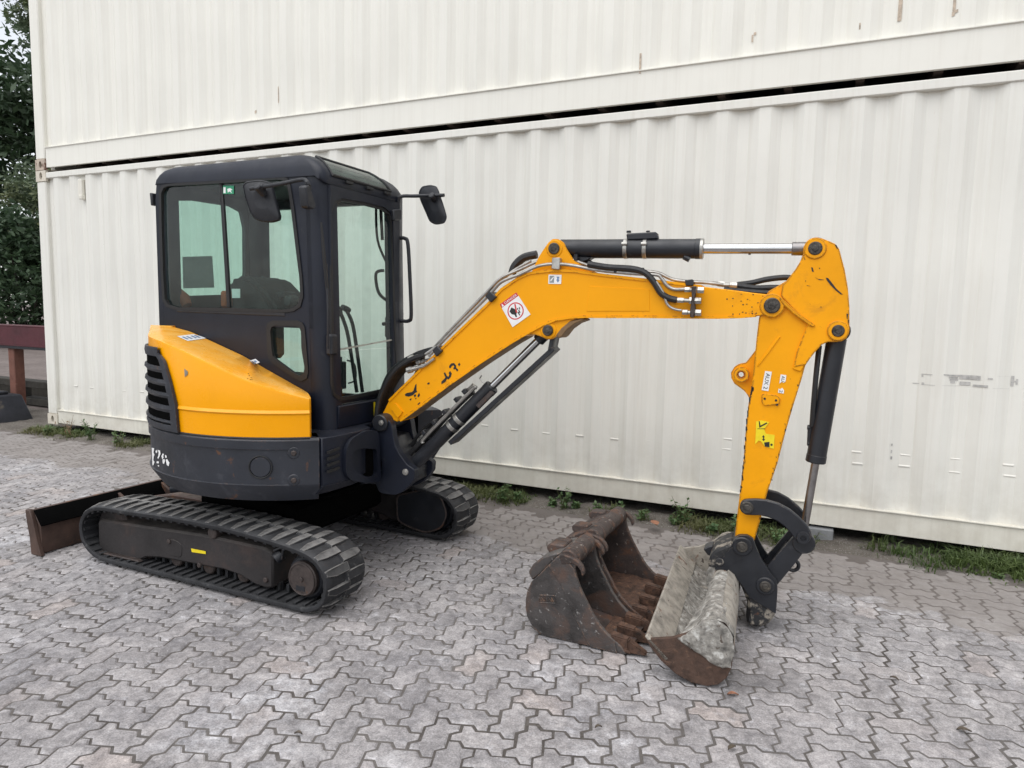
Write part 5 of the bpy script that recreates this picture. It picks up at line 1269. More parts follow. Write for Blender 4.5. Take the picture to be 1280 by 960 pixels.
boom = mk('boom', ex)
z34 = lambda x, y: (460 + x / 3.84, 290 + y / 3.84)
main = [(478, 517), (486, 501), (512, 475), (538, 449.5), (575, 413), (611, 378.5), (626.7, 361.5), (647.5, 347.5), (663, 341), (685.6, 338.6), (701, 338), (717, 338.8), (756, 344), (800, 349), (840, 353.5), (877, 358), (919.5, 363), (940.6, 366), (962, 368.3), (972, 371.5), (977, 379.5), (975, 388), (966, 393), (940.6, 395.6), (898, 396.9), (800, 395.7), (760, 396), (731, 395.8), (712, 396.6), (694, 399.5), (676, 407), (655, 418.5), (639.7, 427.5), (600, 453), (560, 481), (520, 511), (503, 523), (496, 527.5), (488, 524), (481, 519)]
mb = MB(); slab(mb, main, -.078, .078, .004, 0, 0, -.078); bm_ = mb.build('boom_box', m_yellow, boom, 30)
# top and bottom flange strips standing slightly proud
def flange(path, w, n, name, mat, up=1):
    a = bpl(path, -n); mb = MB(); rows = []
    for i, p in enumerate(a):
        t_ = (a[min(i + 1, len(a) - 1)] - a[max(i - 1, 0)]).normalized(); nn = NV.cross(t_) * up
        rows.append([p + nn * w * .5, p - nn * w * .5, p - nn * w * .5 + NV * 2 * n, p + nn * w * .5 + NV * 2 * n])
    mb.grid(rows, 0, True); mb.add(rows[0], [(0, 1, 2, 3)]); mb.add(rows[-1], [(3, 2, 1, 0)]); return mb.build(name, mat, boom, 30)
flange(main[1:16], .013, .084, 'top_flange', m_yellow)
flange([(500, 526), (520, 511.5), (560, 481.5), (600, 453.5), (639.7, 427.8), (655, 418.8), (676, 407.2), (694, 399.8), (712, 396.9), (731, 396), (760, 396.2), (800, 396), (860, 396.8), (898, 397.0), (925, 396.2), (945, 394.6)], .012, .082, 'bottom_flange', m_yellow)
mb = MB(); slab(mb, [(506, 522), (520, 511.5), (560, 481.5), (600, 453.5), (639, 428), (655, 418.8), (655, 416), (560, 479), (505, 519)], -.074, .074, .002, 0, 0, -.078)
for v in range(len(mb.v)): mb.v[v] = mb.v[v] + Vector((.0, 0, -.012))
mb.build('underside_plate', m_brownflange, boom)
# ears: arm cylinder anchor on top, boom cylinder anchor below
ear = [(664, 341), (673, 322), (680, 311), (685.6, 303), (691, 298.6), (698, 298.8), (704, 303), (709, 313), (717, 325.5), (735, 337), (756, 346), (700, 345)]
for s in (-1, 1):
    mb = MB(); slab(mb, ear, -.062 if s < 0 else .042, -.042 if s < 0 else .062, .004, 0, .006, -.062); mb.build('upper_ear', m_yellow, boom)
belly = [(640, 427), (648, 421), (658, 418.6), (668, 418), (677.4, 421), (684, 424.5), (690, 424), (696, 420), (702, 412.5), (715, 400.5), (733, 396), (712, 392), (694, 396), (676, 404)]
for s in (-1, 1):
    mb = MB(); slab(mb, belly, -.070 if s < 0 else .046, -.046 if s < 0 else .070, .004, 0, .005, -.07); mb.build('lower_ear', m_yellow_worn, boom)
mb = MB(); slab(mb, [(695, 419), (702, 410), (712, 402), (728, 397.5), (731, 400), (720, 404), (710, 411), (703, 420), (699, 423)], -.075, .06, .004, 0, 0, -.07); mb.build('chafed_edge', m_brownflange, boom)
pinhead(693, 310.8, .063, .029, .012, 'ear_pin', boom, m_pin, .063, (.044, .004))
pinhead(685.5, 413, .071, .028, .014, 'ear_pin', boom, m_pin, .071, (.043, .005))
pinhead(965, 382, .079, .036, .012, 'arm_pin', boom, m_pin, .079, (.055, .005), m_yellow_worn)
mb = MB(); slab(mb, [(737, 357.5), (800, 361), (812, 362.5), (812, 389), (733, 389)], -.0805, -.07, .0012, 0, 0, -.0805); mb.build('side_reinforcement', m_yellow_clean, boom)
mb = MB(); slab(mb, [(487, 510), (494, 504), (503, 515), (497, 523)], -.088, -.07, .003, 0, .004, -.088); mb.build('foot_reinforcement', m_yellow, boom)
# danger sticker
z8 = lambda x, y: (600 + x / 10.67, 350 + y / 10.67)
d = Decal(*[B(*z8(*q), -.079) for q in ((265, 325), (485, 165), (675, 460), (435, 630))], -NV)
d.sheet(0); d.poly([(0, 0), (1, 0), (1, .155), (0, .155)], 1, 1); d.poly([(.04, .14), (.10, .02), (.16, .14)], 0, 2); d.text('DANGER', .24, .035, .96, .125, 0, 2)
d.circ(.5, .56, .40, 1, 1, .80, .345)
d.poly([(.24, .44), (.42, .36), (.52, .48), (.54, .62), (.46, .68), (.42, .78), (.36, .76), (.37, .66), (.27, .58)], 2, 1)
for pl in ([(.55, .64), (.62, .66), (.58, .80), (.54, .78)], [(.62, .60), (.68, .60), (.66, .72), (.62, .72)], [(.72, .52), (.77, .54), (.72, .62), (.69, .60)], [(.60, .54), (.66, .50), (.67, .55), (.62, .58)]): d.poly(pl, 2, 1)
d.poly([(.62, .32), (.68, .34), (.53, .66), (.48, .62)], 1, 2)
d.mb.build('danger_sticker', [m_white, m_red, m_ink], boom, 0)
d = Decal(*[B(x, y, -.079) for x, y in ((685.8, 343.3), (702, 343.6), (701.5, 355), (685.5, 354.8))], -NV); d.sheet(0)
d.poly([(.08, .12), (.44, .12), (.44, .88), (.08, .88)], 2, 1); d.poly([(.14, .6), (.4, .2), (.42, .3), (.2, .75)], 0, 2); d.poly([(.62, .2), (.84, .2), (.84, .4), (.78, .42), (.86, .6), (.74, .86), (.62, .6), (.68, .42)], 1, 1)
d.mb.build('lubrication_label', [m_white, m_blueink, m_greyprint], boom, 0)
# worn black lettering and emblem
z4_ = lambda x, y: (540 + x / 6, 400 + y / 6)
z44 = lambda x, y: (440 + x / 8, 420 + y / 8)
def print_px(polys, f, n, name, mat, parent):
    for pl in polys:
        mb = MB(); slab(mb, [f(*q) for q in pl], n - .0012, n + .002, 0, 0, 0, n); mb.build(name, mat, parent, 0)
print_px([[(70, 462), (95, 440), (104, 425), (112, 440), (102, 462), (72, 482)], [(88, 398), (98, 392), (112, 420), (125, 425), (130, 405), (125, 398), (136, 382), (148, 402), (142, 425), (125, 445), (110, 440), (96, 420)],
          [(128, 345), (145, 325), (165, 322), (180, 340), (182, 358), (198, 375), (188, 386), (175, 366), (165, 372), (160, 360), (168, 350), (160, 338), (148, 345), (140, 360), (130, 360)], [(195, 332), (206, 320), (213, 335), (202, 347)]], z4_, -.0785, 'worn_black_letter', m_ink, boom)
print_px([[(528, 585), (545, 570), (600, 560), (615, 545), (635, 485), (645, 478), (645, 540), (652, 560), (632, 568), (610, 590), (570, 605), (535, 600)], [(618, 590), (640, 580), (640, 600), (626, 612)], [(660, 585), (672, 568), (680, 590), (668, 612), (655, 605)], [(655, 682), (680, 660), (682, 672), (662, 690)], [(575, 632), (595, 622), (592, 640), (582, 645)], [(752, 472), (772, 462), (778, 478), (758, 486)], [(630, 622), (645, 618), (640, 634)]], z44, -.0785, 'worn_black_emblem', m_ink, boom)
# chipped paint round the arm pin and along the boom end
r_ = random.Random(8); mb = MB()
for k in range(46):
    x = 965 - abs(r_.gauss(0, 26)) if k < 30 else r_.uniform(905, 975); y = (382 + r_.gauss(0, 9)) if k < 30 else 365 + (x - 905) * .04 + abs(r_.gauss(0, 2)) + (0 if r_.random() < .5 else 24)
    if not (367 + max(0, (950 - x)) * .02 < y < 394): continue
    w_, h_ = r_.uniform(.5, 1.6), r_.uniform(.4, 1.3); a0 = r_.uniform(0, 6)
    slab(mb, [(x + w_ * math.cos(a0 + q * 1.25) * r_.uniform(.5, 1), y + h_ * math.sin(a0 + q * 1.25) * r_.uniform(.5, 1)) for q in range(5)], -.0796, -.077, 0, 0, 0, -.0785)
tag(mb.build('chipped_paint', m_ink, boom, 0), kind='stuff')
r_ = random.Random(4); mb = MB()
edge_l = [(925, 617), (929.7, 571), (932.3, 535), (935.8, 503), (940, 482)]
for k in range(60):
    q = r_.random() * (len(edge_l) - 1); i = int(q); x = edge_l[i][0] + (edge_l[i + 1][0] - edge_l[i][0]) * (q - i) + abs(r_.gauss(.6, .7)); y = edge_l[i][1] + (edge_l[i + 1][1] - edge_l[i][1]) * (q - i)
    w_, h_ = r_.uniform(.4, .9), r_.uniform(.5, 3.2)
    slab(mb, [(x - w_, y - h_), (x + w_ * .6, y - h_ * .7), (x + w_, y + h_ * .3), (x + w_ * .2, y + h_), (x - w_, y + h_ * .8)], -.0672, -.065, 0, 0, 0, -.0665)
for k in range(26):
    x, y = r_.uniform(950, 1003), 0; y = 657 - (x - 950) * 3.55 + r_.gauss(-3, 3); w_, h_ = r_.uniform(.3, .8), r_.uniform(.4, 1.6)
    slab(mb, [(x - w_ - 1, y - h_), (x + w_ * .6 - 1, y - h_ * .7), (x + w_ - 1, y + h_ * .3), (x - 1, y + h_)], -.0672, -.065, 0, 0, 0, -.0665)
ARM_CHIPS = mb
# hydraulic pipes along the top and the bulkhead
z77 = lambda x, y: (800 + x / 7.11, 330 + y / 7.11)
def pipe(pts, n, r, name, mat, parent=boom, k=5): mb = MB(); mb.tube(smooth_path([B(x, y, nn if nn is not None else n) for x, y, nn in [(q + (None,))[:3] for q in pts]], k), r, 9); return mb.build(name, mat, parent)
pipe([(536, 445.5), (560, 420), (611, 369), (627, 352.5), (650, 343), (672, 333), (693, 330), (717, 332), (745, 337.5), (790, 342), (820, 343.5), (827, 348), (834, 357), (843, 361.5), (856, 361.5)], -.088, .0085, 'hydraulic_pipe', m_pipe)
pipe([(538, 440), (560, 416), (608, 366), (626, 348), (650, 337), (672, 327), (690, 323.5), (712, 324), (730, 330), (752, 336.5), (800, 339), (822, 341), (840, 349), (860, 352), (885, 353.5), (905, 356)], -.045, .0085, 'hydraulic_pipe', m_pipe)
pipe([(541, 437), (575, 400), (612, 362), (640, 340), (664, 326)], -.02, .0085, 'hydraulic_pipe', m_pipe)
pipe([(820, 352), (829, 366), (834, 380), (842, 386), (852, 388)], -.10, .0065, 'hydraulic_pipe', m_pipe)
pipe([(735, 330), (760, 334), (790, 336), (806, 341), (817, 352), (826, 366), (836, 372.5), (846, 375)], -.095, .0155, 'rubber_hose', m_hose)
pipe([(726, 322), (745, 332), (770, 337), (805, 338)], .0, .013, 'rubber_hose', m_hose)
pipe([(640, 343), (644, 332), (655, 322), (671, 318)], .03, .022, 'rubber_hose', m_hose)
for pts, n in ((((690, 322), (700, 322), (699, 337), (689, 336)), -.10), (((606, 370), (612, 364), (620, 371), (613, 378)), -.10), (((767, 331), (770.5, 331), (770.5, 341), (767, 341)), -.10), (((856, 350), (866, 349), (867, 357), (857, 357)), -.095), (((540, 438), (546, 432), (552, 439), (545, 446)), -.10)):
    mb = MB(); slab(mb, pts, n, n + .1, .003, 0, 0, n); mb.build('pipe_clamp', m_zinc if pts[0][0] == 690 else m_black, boom)
mb = MB(); slab(mb, [z77(*q) for q in ((455, 200), (500, 195), (480, 330), (490, 400), (475, 475), (445, 475), (445, 400), (462, 320))], -.135, -.078, .003, 0, 0, -.135); mb.build('bulkhead_plate', m_hub, boom)
for x0, y0, x1 in ((395, 228, 570), (330, 322, 545), (375, 428, 545)):
    mb = MB(); a = B(*z77(x0, y0), -.112); b_ = B(*z77(x1, y0 + 6), -.112); t_ = b_ - a
    mb.cyl(a, a + t_ * .3, .013, 6, .002); mb.cyl(a + t_ * .3, a + t_ * .55, .010, 10); mb.cyl(a + t_ * .5, a + t_ * .62, .018, 6, .002); mb.cyl(a + t_ * .66, b_, .016, 6, .002); mb.build('pipe_fitting', m_zinc, boom)
mb = MB()
for x0, y0, x1, y1, n in ((640, 170, 760, 183, -.03), (745, 185, 865, 190, -.05)):
    a = B(*z77(x0, y0), n); b_ = B(*z77(x1, y1), n); mb.cyl(a, a.lerp(b_, .5), .010, 8); mb.cyl(a.lerp(b_, .4), b_, .014, 6, .002)
tag(mb.build('hose_fitting', m_zinc, boom), kind='stuff')
pipe([(921, 356), (940, 353.5), (960, 349), (985, 347), (1000, 352)], .0, .0135, 'rubber_hose', m_hose)
pipe([(921, 357), (945, 360), (965, 359.5), (985, 360)], -.03, .0135, 'rubber_hose', m_hose)
pipe([(905, 361), (930, 364), (958, 366), (975, 366)], -.05, .012, 'rubber_hose', m_hose)
# hose bundle from the frame up to the pipes
for k in range(6):
    o = k * 2.6; n = -.10 + k * .035
    pipe([(470 + o * .6, 524), (473 + o * .8, 502), (481 + o, 482 - o * .2), (494 + o * .8, 463 + o * .1), (512 + o * .4, 450 + o * .35), (530, 444 + o * .6)], n, .0135, 'rubber_hose', m_hose)
pipe([(470, 525), (478, 490), (492, 462), (520, 444), (541, 437)], .06, .018, 'rubber_hose', m_hose)
for x0, y0, x1, y1, n in ((511, 449, 523, 445.5, -.085), (509, 463, 521, 460, -.088), (521, 453, 530, 451, -.07)):
    a = B(x0, y0, n); b_ = B(x1, y1, n); mb = MB(); mb.cyl(a, a.lerp(b_, .55), .019, 8, .003); mb.cyl(a.lerp(b_, .5), b_, .013, 8, .002); mb.tube([b_, B(x1 + 9, y1 - 2.5, n), B(x1 + 22, y1 - 12, n)], .0085, 8); mb.build('hose_fitting', m_zinc, boom)
pipe([(512, 478), (517, 471), (521, 463), (523, 458)], -.06, .006, 'rubber_hose', m_hose)

# boom cylinder
def cylinder(name, p0, pe, rb, rod0, rod1, rr, parent=ex, barrel=m_black, rod=m_chrome, eye0=True):
    c = mk(name, parent); ax = (pe - p0).normalized()
    mb = MB(); mb.cyl(p0, pe, rb, 28, .006); mb.cyl(pe - ax * .035, pe + ax * .004, rb * 1.04, 28, .004); mb.build('barrel', barrel, c)
    mb = MB(); mb.cyl(rod0, rod1, rr, 18); mb.build('rod', rod, c); return c
p0 = B(507, 591, 0); p1 = B(618.5, 488, 0); p2 = B(685, 413.5, 0); ax = (p2 - p0).normalized()
p1 = p0 + ax * (p1 - p0).dot(ax)
bc = cylinder('boom_cylinder', p0 + ax * .02, p1, .040, p1, p2, .021)
mb = MB(); mb.cyl(p2 - ax * .075, p2 - ax * .005, .034, 16, .004); mb.cyl(p2 - NV * .045, p2 + NV * .045, .045, 22, .004); mb.build('rod_eye', m_black, bc)
dn = ax.cross(NV).normalized(); dn = dn if dn.z < 0 else -dn
for t_ in (.42, .50):
    q = p0.lerp(p1, t_ + .14); mb = MB(); mb.cyl(q - ax * .012, q + ax * .012, .0425, 24, .002); mb.build('band_clamp', m_zinc, bc)
g0 = p0.lerp(p1, .48) + dn * .066; g1 = p2 + dn * .095 - ax * .03
mb = MB(); w_ = NV * .055
mb.prism([g0 - w_ + dn * -.012, g0 + w_ + dn * -.012, g0 + w_ + dn * .014, g0 - w_ + dn * .014], [g1 - w_ + dn * -.012, g1 + w_ + dn * -.012, g1 + w_ + dn * .014, g1 - w_ + dn * .014], .003)
mb.prism([g1 - w_ - dn * .012 - ax * .03, g1 + w_ - dn * .012 - ax * .03, g1 + w_ + dn * .014 - ax * .03, g1 - w_ + dn * .014 - ax * .03], [q - dn * .06 + ax * .055 for q in (g1 - w_ - dn * .012, g1 + w_ - dn * .012, g1 + w_ + dn * .014, g1 - w_ + dn * .014)], .004)
mb.build('rod_guard', m_black, bc)
q = p1 - ax * .03; mb = MB(); mb.ext([q - NV * .056 + dn * .02 + ax * .03, q - NV * .056 + dn * .045 + ax * .03, q - NV * .056 + dn * .045 - ax * .09, q - NV * .056 + dn * .02 - ax * .09], NV * .03, .003); mb.build('guard_bracket', m_hub, bc)
u0 = -dn
for o0, o1, r, nm, mt in ((.30, .92, .010, 'cylinder_pipe', m_pipe), (.34, .86, .014, 'cylinder_hose', m_hose), (.12, .62, .016, 'cylinder_hose', m_hose)):
    lat = {'cylinder_pipe': -.03}.get(nm, .012 if r < .015 else -.012)
    mb = MB(); mb.tube(smooth_path([p0.lerp(p1, o0) + u0 * .045 + NV * lat, p0.lerp(p1, o0 + .06) + u0 * .060 + NV * lat, p0.lerp(p1, o1 - .06) + u0 * .060 + NV * lat, p0.lerp(p1, o1) + u0 * .05 + NV * lat]), r, 8); mb.build(nm, mt, bc)
mb = MB()
for o in (.36, .48, .60, .74, .83): q = p0.lerp(p1, o) + u0 * .07; mb.ext([q - ax * .012 - NV * .04, q + ax * .012 - NV * .04, q + ax * .012 + NV * .035, q - ax * .012 + NV * .035], u0 * .026, .003)
mb.build('hose_clip', m_black, bc)
for o in (.30, .86): q = p0.lerp(p1, o) + u0 * .075; mb = MB(); mb.cyl(q - ax * .03, q + ax * .035, .016, 8, .003); mb.build('cylinder_fitting', m_zinc, bc)
q = p1 - ax * .02 + u0 * .05; mb = MB(); mb.tube([q, q + u0 * .03, q + u0 * .035 + ax * .02], .004, 6); mb.build('grease_nipple', m_zinc, bc)
mb = MB()
for o in (0, 14): mb.tube(smooth_path([B(508, 575 - o * .5, .04), B(522, 560 - o, .05), B(538, 545 - o, .05), B(556, 524 - o * .3, .02)]), .013, 8)
tag(mb.build('cylinder_supply_hose', m_hose, bc), kind='stuff')

# arm cylinder
p0 = B(693, 311, 0); p2 = B(1019, 311, 0); ax = (p2 - p0).normalized(); p1 = p0 + ax * (B(878, 312, 0) - p0).dot(ax)
ac = cylinder('arm_cylinder', p0 + ax * .03, p1, .0475, p1, p2, .0245)
mb = MB(); mb.cyl(p1 - ax * .012, p1 + ax * .006, .050, 28, .003); mb.build('gland', m_zinc, ac)
for px_ in (782.5, 806.5):
    q = p0 + ax * (B(px_, 311, 0) - p0).dot(ax); mb = MB(); mb.cyl(q - ax * .010, q + ax * .010, .050, 26, .002); mb.cyl(q - NV * .050 + Vector((0, 0, .02)) - ax * .012, q - NV * .050 + Vector((0, 0, .02)) + ax * .014, .009, 8); mb.build('band_clamp', m_zinc, ac)
q0 = B(785, 297, -.0); mb = MB(); slab(mb, [(784, 292.5), (822, 290.5), (823.5, 299.5), (785, 301)], -.03, .03, .006, 0, 0, 0.0); mb.cyl(B(786, 291, 0), B(786, 288.5, 0), .012, 8); mb.cyl(B(810, 290, 0), B(810, 288.5, 0), .01, 8); mb.build('valve_block', m_black, ac)
mb = MB(); slab(mb, [(712, 321), (742, 322), (736, 326), (726, 329), (714, 327)], -.03, .03, .004, 0, 0, 0); mb.cyl(B(720, 318, -.05), B(720, 325, -.05), .012, 8); mb.build('base_port', m_black, ac)
mb = MB(); mb.cyl(B(855, 321, -.02), B(862, 324.5, -.02), .014, 8); mb.cyl(B(937, 316, 0), B(937, 318.5, 0), .006, 6); mb.build('bleed_plug', m_black, ac)
mb = MB(); mb.cyl(p2 - ax * .10, p2 - ax * .04, .031, 18, .003); mb.cyl(p2 - NV * .035, p2 + NV * .035, .05, 22, .004); mb.build('rod_eye', m_dullchrome, ac)

# arm
arm = mk('arm', ex)
armp = [(1004, 318), (1006, 307), (1011.6, 300.8), (1019, 297.5), (1028, 298), (1037, 301.5), (1044.4, 305), (1049, 311), (1052, 322), (1056, 337), (1060, 360), (1062, 384), (1062, 414), (1058.4, 422.5), (1052, 426.7), (1043, 427.6), (1035, 427.6), (1027, 431), (1019, 440), (1013, 447.5), (1006.7, 457), (1001.7, 475), (991.7, 506.7), (982, 540), (971.9, 579), (959.4, 615), (951.6, 646), (943, 676), (930, 686), (919, 680), (918.8, 668), (921.9, 640), (925, 615), (929.7, 571), (932.3, 535), (935.8, 503), (940, 480), (942, 460), (945.5, 425), (948.5, 399), (953, 379), (960.5, 364), (972, 357.5), (983, 351), (994, 337), (1002, 324)]
mb = MB(); slab(mb, armp, -.066, .066, .004, 0, 0, -.066); mb.build('arm_box', m_yellow_worn, arm, 30)
head = [(1004.5, 318), (1006, 307), (1011.6, 300.8), (1019, 297.5), (1028, 298), (1037, 301.5), (1044.4, 305), (1049, 311), (1052, 322), (1056, 337), (1060, 360), (1062, 384), (1062, 414), (1058.4, 422.5), (1052, 426.7), (1043, 427.6), (1035, 427.6), (1027, 431), (1019, 440), (1013, 447.5), (1007, 456), (992, 459), (996, 440), (1010, 405), (990, 385), (976, 370), (978, 356), (984, 350.5), (994, 337), (1002, 324)]
for s in (-1, 1):
    mb = MB(); slab(mb, head, -.078 if s < 0 else .0, -.066 if s < 0 else .0, .003, 0, 0, -.078) if s < 0 else slab(mb, head, .066, .078, .003, 0, 0, -.066); mb.build('head_plate', m_yellow_worn, arm, 30)
mb = MB(); z2_ = lambda x, y: (960 + x / 6.4, 290 + y / 6.4); slab(mb, [z2_(*q) for q in ((95, 520), (130, 545), (230, 640), (380, 745), (370, 758), (345, 757), (215, 665), (120, 580), (92, 540))], -.088, -.06, .003, 0, 0, -.088); mb.build('stiffener_bar', m_yellow_worn, arm)
mb = MB(); z33 = lambda x, y: (900 + x / 6, 420 + y / 6); slab(mb, [z33(*q) for q in ((600, 60), (645, 80), (640, 150), (625, 235), (605, 268), (548, 250), (545, 238), (590, 150))], -.074, -.06, .003, 0, 0, -.074); mb.build('corner_gusset', m_yellow_clean, arm)
mb = MB(); slab(mb, [z33(*q) for q in ((440, 0), (455, 5), (365, 130), (285, 230), (278, 222), (350, 120))], -.071, -.06, .002, 0, 0, -.071); mb.build('weld_rib', m_yellow_clean, arm)
pinhead(1019, 310.5, .079, .030, .006, 'head_pin', arm, m_pin, .079, (.048, .006), m_yellow_worn)
pinhead(1047.5, 413.5, .079, .027, .006, 'head_pin', arm, m_pin, .079, (.046, .008), m_yellow_worn)
tag(ARM_CHIPS.build('chipped_paint', m_ink, arm, 0), kind='stuff')
# clamp eye on the left edge
mb = MB(); eye = bpl([z33(*q) for q in ((280, 90), (262, 130), (232, 170), (195, 200), (140, 212), (105, 235), (82, 275), (84, 315), (108, 358), (150, 388), (180, 410), (205, 440), (225, 480), (260, 440))], -.01)
ring_panel(mb, eye, [B(*z33(158 + 20 * math.cos(a), 290 + 20 * math.sin(a)), -.01) for a in [2 * PI * k / 16 for k in range(16)]], NV * .035, 40); mb.build('aux_eye', m_yellow_worn, arm, 30)
mb = MB(); c = B(*z33(160, 289), -.03)
rows = []
for k in range(24):
    a = 2 * PI * k / 24; x_ = DV * math.cos(a) + Vector((0, 0, 1)) * math.sin(a); rows.append([c + x_ * .018 + NV * .05, c + x_ * .018 - NV * .012, c + x_ * .035 - NV * .012, c + x_ * .037 + NV * .03])
rows.append(rows[0]); mb.grid(rows); mb.build('eye_boss', m_yellow_worn, arm, 30)
# mounting pad, labels
pad = round_poly(bpl([z33(*q) for q in ((312, 440), (335, 430), (430, 445), (455, 470), (445, 515), (330, 522), (312, 500))], -.074), .008, 3)
mb = MB(); mb.ext(pad, NV * .012, .003); mb.build('mounting_pad', m_yellow_worn, arm)
for x, y in ((335, 470), (420, 483), (428, 515)): mb = MB(); c = B(*z33(x, y), -.0745); mb.cyl(c + NV * .002, c - NV * .001, .0055, 10); mb.build('bolt_hole', m_ink, arm)
d = Decal(*[B(*z33(*q), -.0672) for q in ((338, 262), (389, 268), (363, 413), (312, 405))], -NV); d.sheet(0); d.text('AUX 2', .22, .10, .80, .92, 1, 1, True); d.mb.build('aux_label', [m_white, m_ink], arm, 0)
d = Decal(*[B(*z33(*q), -.0672) for q in ((455, 288), (498, 294), (477, 432), (435, 424))], -NV)
d.poly([(0, 0), (1, 0), (1, .34), (.7, .42), (.4, .38), (0, .5)], 0); d.poly([(0, .78), (.3, .8), (.6, .7), (1, .82), (1, 1), (0, 1)], 0); d.text('AU', .2, .06, .8, .36, 1, 1, True); d.text('2', .2, .83, .75, .97, 1, 1, True); d.mb.build('torn_aux_label', [m_white, m_ink], arm, 0)
d = Decal(*[B(*z33(*q), -.0672) for q in ((268, 632), (410, 632), (410, 850), (262, 850))], -NV)
d.poly([(.02, .04), (.3, .0), (.72, .06), (.62, .16), (.45, .30), (.55, .46), (1, .50), (.96, .98), (.5, .9), (.3, .72), (.18, .70), (.0, .82), (.02, .4)], 0)
d.poly([(.16, .02), (.22, .04), (.26, .18), (.58, .07), (.62, .11), (.2, .26)], 1, 1); d.poly([(.1, .28), (.5, .28), (.5, .30), (.1, .30)], 1, 1)
d.poly([(.42, .50), (.50, .58), (.46, .58), (.46, .64), (.52, .64), (.44, .72), (.34, .64), (.4, .64), (.4, .58), (.34, .58)], 1, 1); d.poly([(.46, .76), (.74, .74), (.74, .93), (.5, .90)], 1, 1); d.circ(.84, .84, .06, 1, 1, .7, 0, 14)
d.mb.build('hazard_label', [m_labelyellow, m_ink], arm, 0)
print_px([[(462, 365), (480, 368), (510, 405), (545, 452), (590, 492), (600, 500), (580, 498), (540, 465), (500, 425), (470, 385)], [(345, 282), (358, 284), (366, 318), (352, 316)], [(408, 285), (417, 288), (412, 298)], [(535, 100), (548, 104), (562, 135), (550, 132)], [(628, 652), (640, 655), (636, 695), (630, 690)], [(418, 596), (428, 598), (424, 608)], [(310, 425), (340, 433), (312, 430)], [(288, 195), (298, 220), (294, 225)], [(378, 362), (400, 375), (450, 382), (410, 384)], [(300, 385), (305, 390), (298, 400)], [(638, 700), (650, 705), (640, 735)]], z2_, -.0785, 'bare_metal_scratch', m_ink, arm)

# bucket cylinder
p0 = B(1047.5, 413.5, 0); p2 = B(1003, 673, 0); ax = (p2 - p0).normalized(); p1 = p0 + ax * (B(1020, 577, 0) - p0).dot(ax)
kc = cylinder('bucket_cylinder', p0 + ax * .03, p1, .043, p1, p2, .0185, ex, m_black, m_dullchrome)
mb = MB(); mb.cyl(p0 - NV * .04, p0 + NV * .04, .05, 20, .004); mb.build('barrel_eye', m_black, kc)
mb = MB(); mb.cyl(p2 - ax * .05, p2 - ax * .01, .034, 14, .004); mb.cyl(p2 - NV * .045, p2 + NV * .045, .042, 20, .004); mb.build('rod_eye', m_black, kc)
mb = MB(); mb.tube(smooth_path([B(1024, 432, .0), B(1020, 470, -.02), B(1017, 505, -.02), B(1015, 533, -.01)]), .012, 8); mb.build('bucket_hose', m_hose, kc)
mb = MB(); mb.tube([B(1013, 533, 0), B(1012, 556, 0)], .012, 8); mb.cyl(B(1009, 534, 0), B(1019, 535, 0), .012, 8, .002); mb.cyl(B(1009, 554, 0), B(1017, 555, 0), .012, 8, .002); mb.build('hose_port', m_black, kc)

# bucket linkage
lk = mk('bucket_linkage', ex)
z1_ = lambda x, y: (900 + x / 6.4, 540 + y / 6.4)
lpts = [z1_(*q) for q in ((156, 605), (165, 570), (190, 548), (222, 540), (290, 538), (370, 545), (470, 573), (560, 622), (640, 688), (700, 750), (733, 815), (735, 850), (715, 882), (672, 902), (625, 885), (595, 855), (570, 818), (520, 760), (450, 710), (380, 682), (320, 668), (260, 668), (205, 664), (170, 640))]
for s in (-1, 1):
    mb = MB(); slab(mb, lpts, -.122 if s < 0 else .095, -.095 if s < 0 else .122, .005, 0, .006, -.122); mb.build('side_link', m_black, lk)
pinhead(*z1_(215, 605), .122, .030, .006, 'link_pin', lk, m_pin, .122)
c = B(*z1_(665, 845), -.122); mb = MB(); rr = []
for k in range(20):
    a = 2 * PI * k / 20; x_ = DV * math.cos(a) + Vector((0, 0, 1)) * math.sin(a); rr.append([c + x_ * .014 + NV * .02, c + x_ * .014 - NV * .012, c + x_ * .027 - NV * .012, c + x_ * .030])
rr.append(rr[0]); mb.grid(rr); mb.build('link_bush', m_black, lk, 30)
zc = lambda x, y: (780 + x / 4.573, 660 + y / 4.573)
mb = MB(); c = B(*zc(1022, 52), 0); mb.cyl(c - NV * .094, c + NV * .094, .036, 18, .004); mb.cyl(c - NV * .1, c - NV * .05, .05, 20, .004); mb.build('cross_tube', m_black, lk)
strut = [zc(*q) for q in ((960, 60), (985, 30), (1030, 20), (1070, 50), (1060, 95), (985, 195), (890, 310), (850, 355), (800, 370), (760, 345), (765, 305), (815, 225), (890, 140))]
for s in (-1, 1):
    mb = MB(); slab(mb, strut, -.092 if s < 0 else .070, -.070 if s < 0 else .092, .005, 0, .008, -.092); mb.build('lower_link', m_black, lk)
mb = MB(); slab(mb, [zc(*q) for q in ((930, 130), (975, 150), (900, 250), (850, 235))], -.07, .07, .004, 0, 0, -.092); mb.build('link_web', m_black, lk)
mb = MB(); mb.ring(B(*zc(965, 212), 0), NV, .026, .009, 20); mb.build('lifting_eye', m_black, lk)
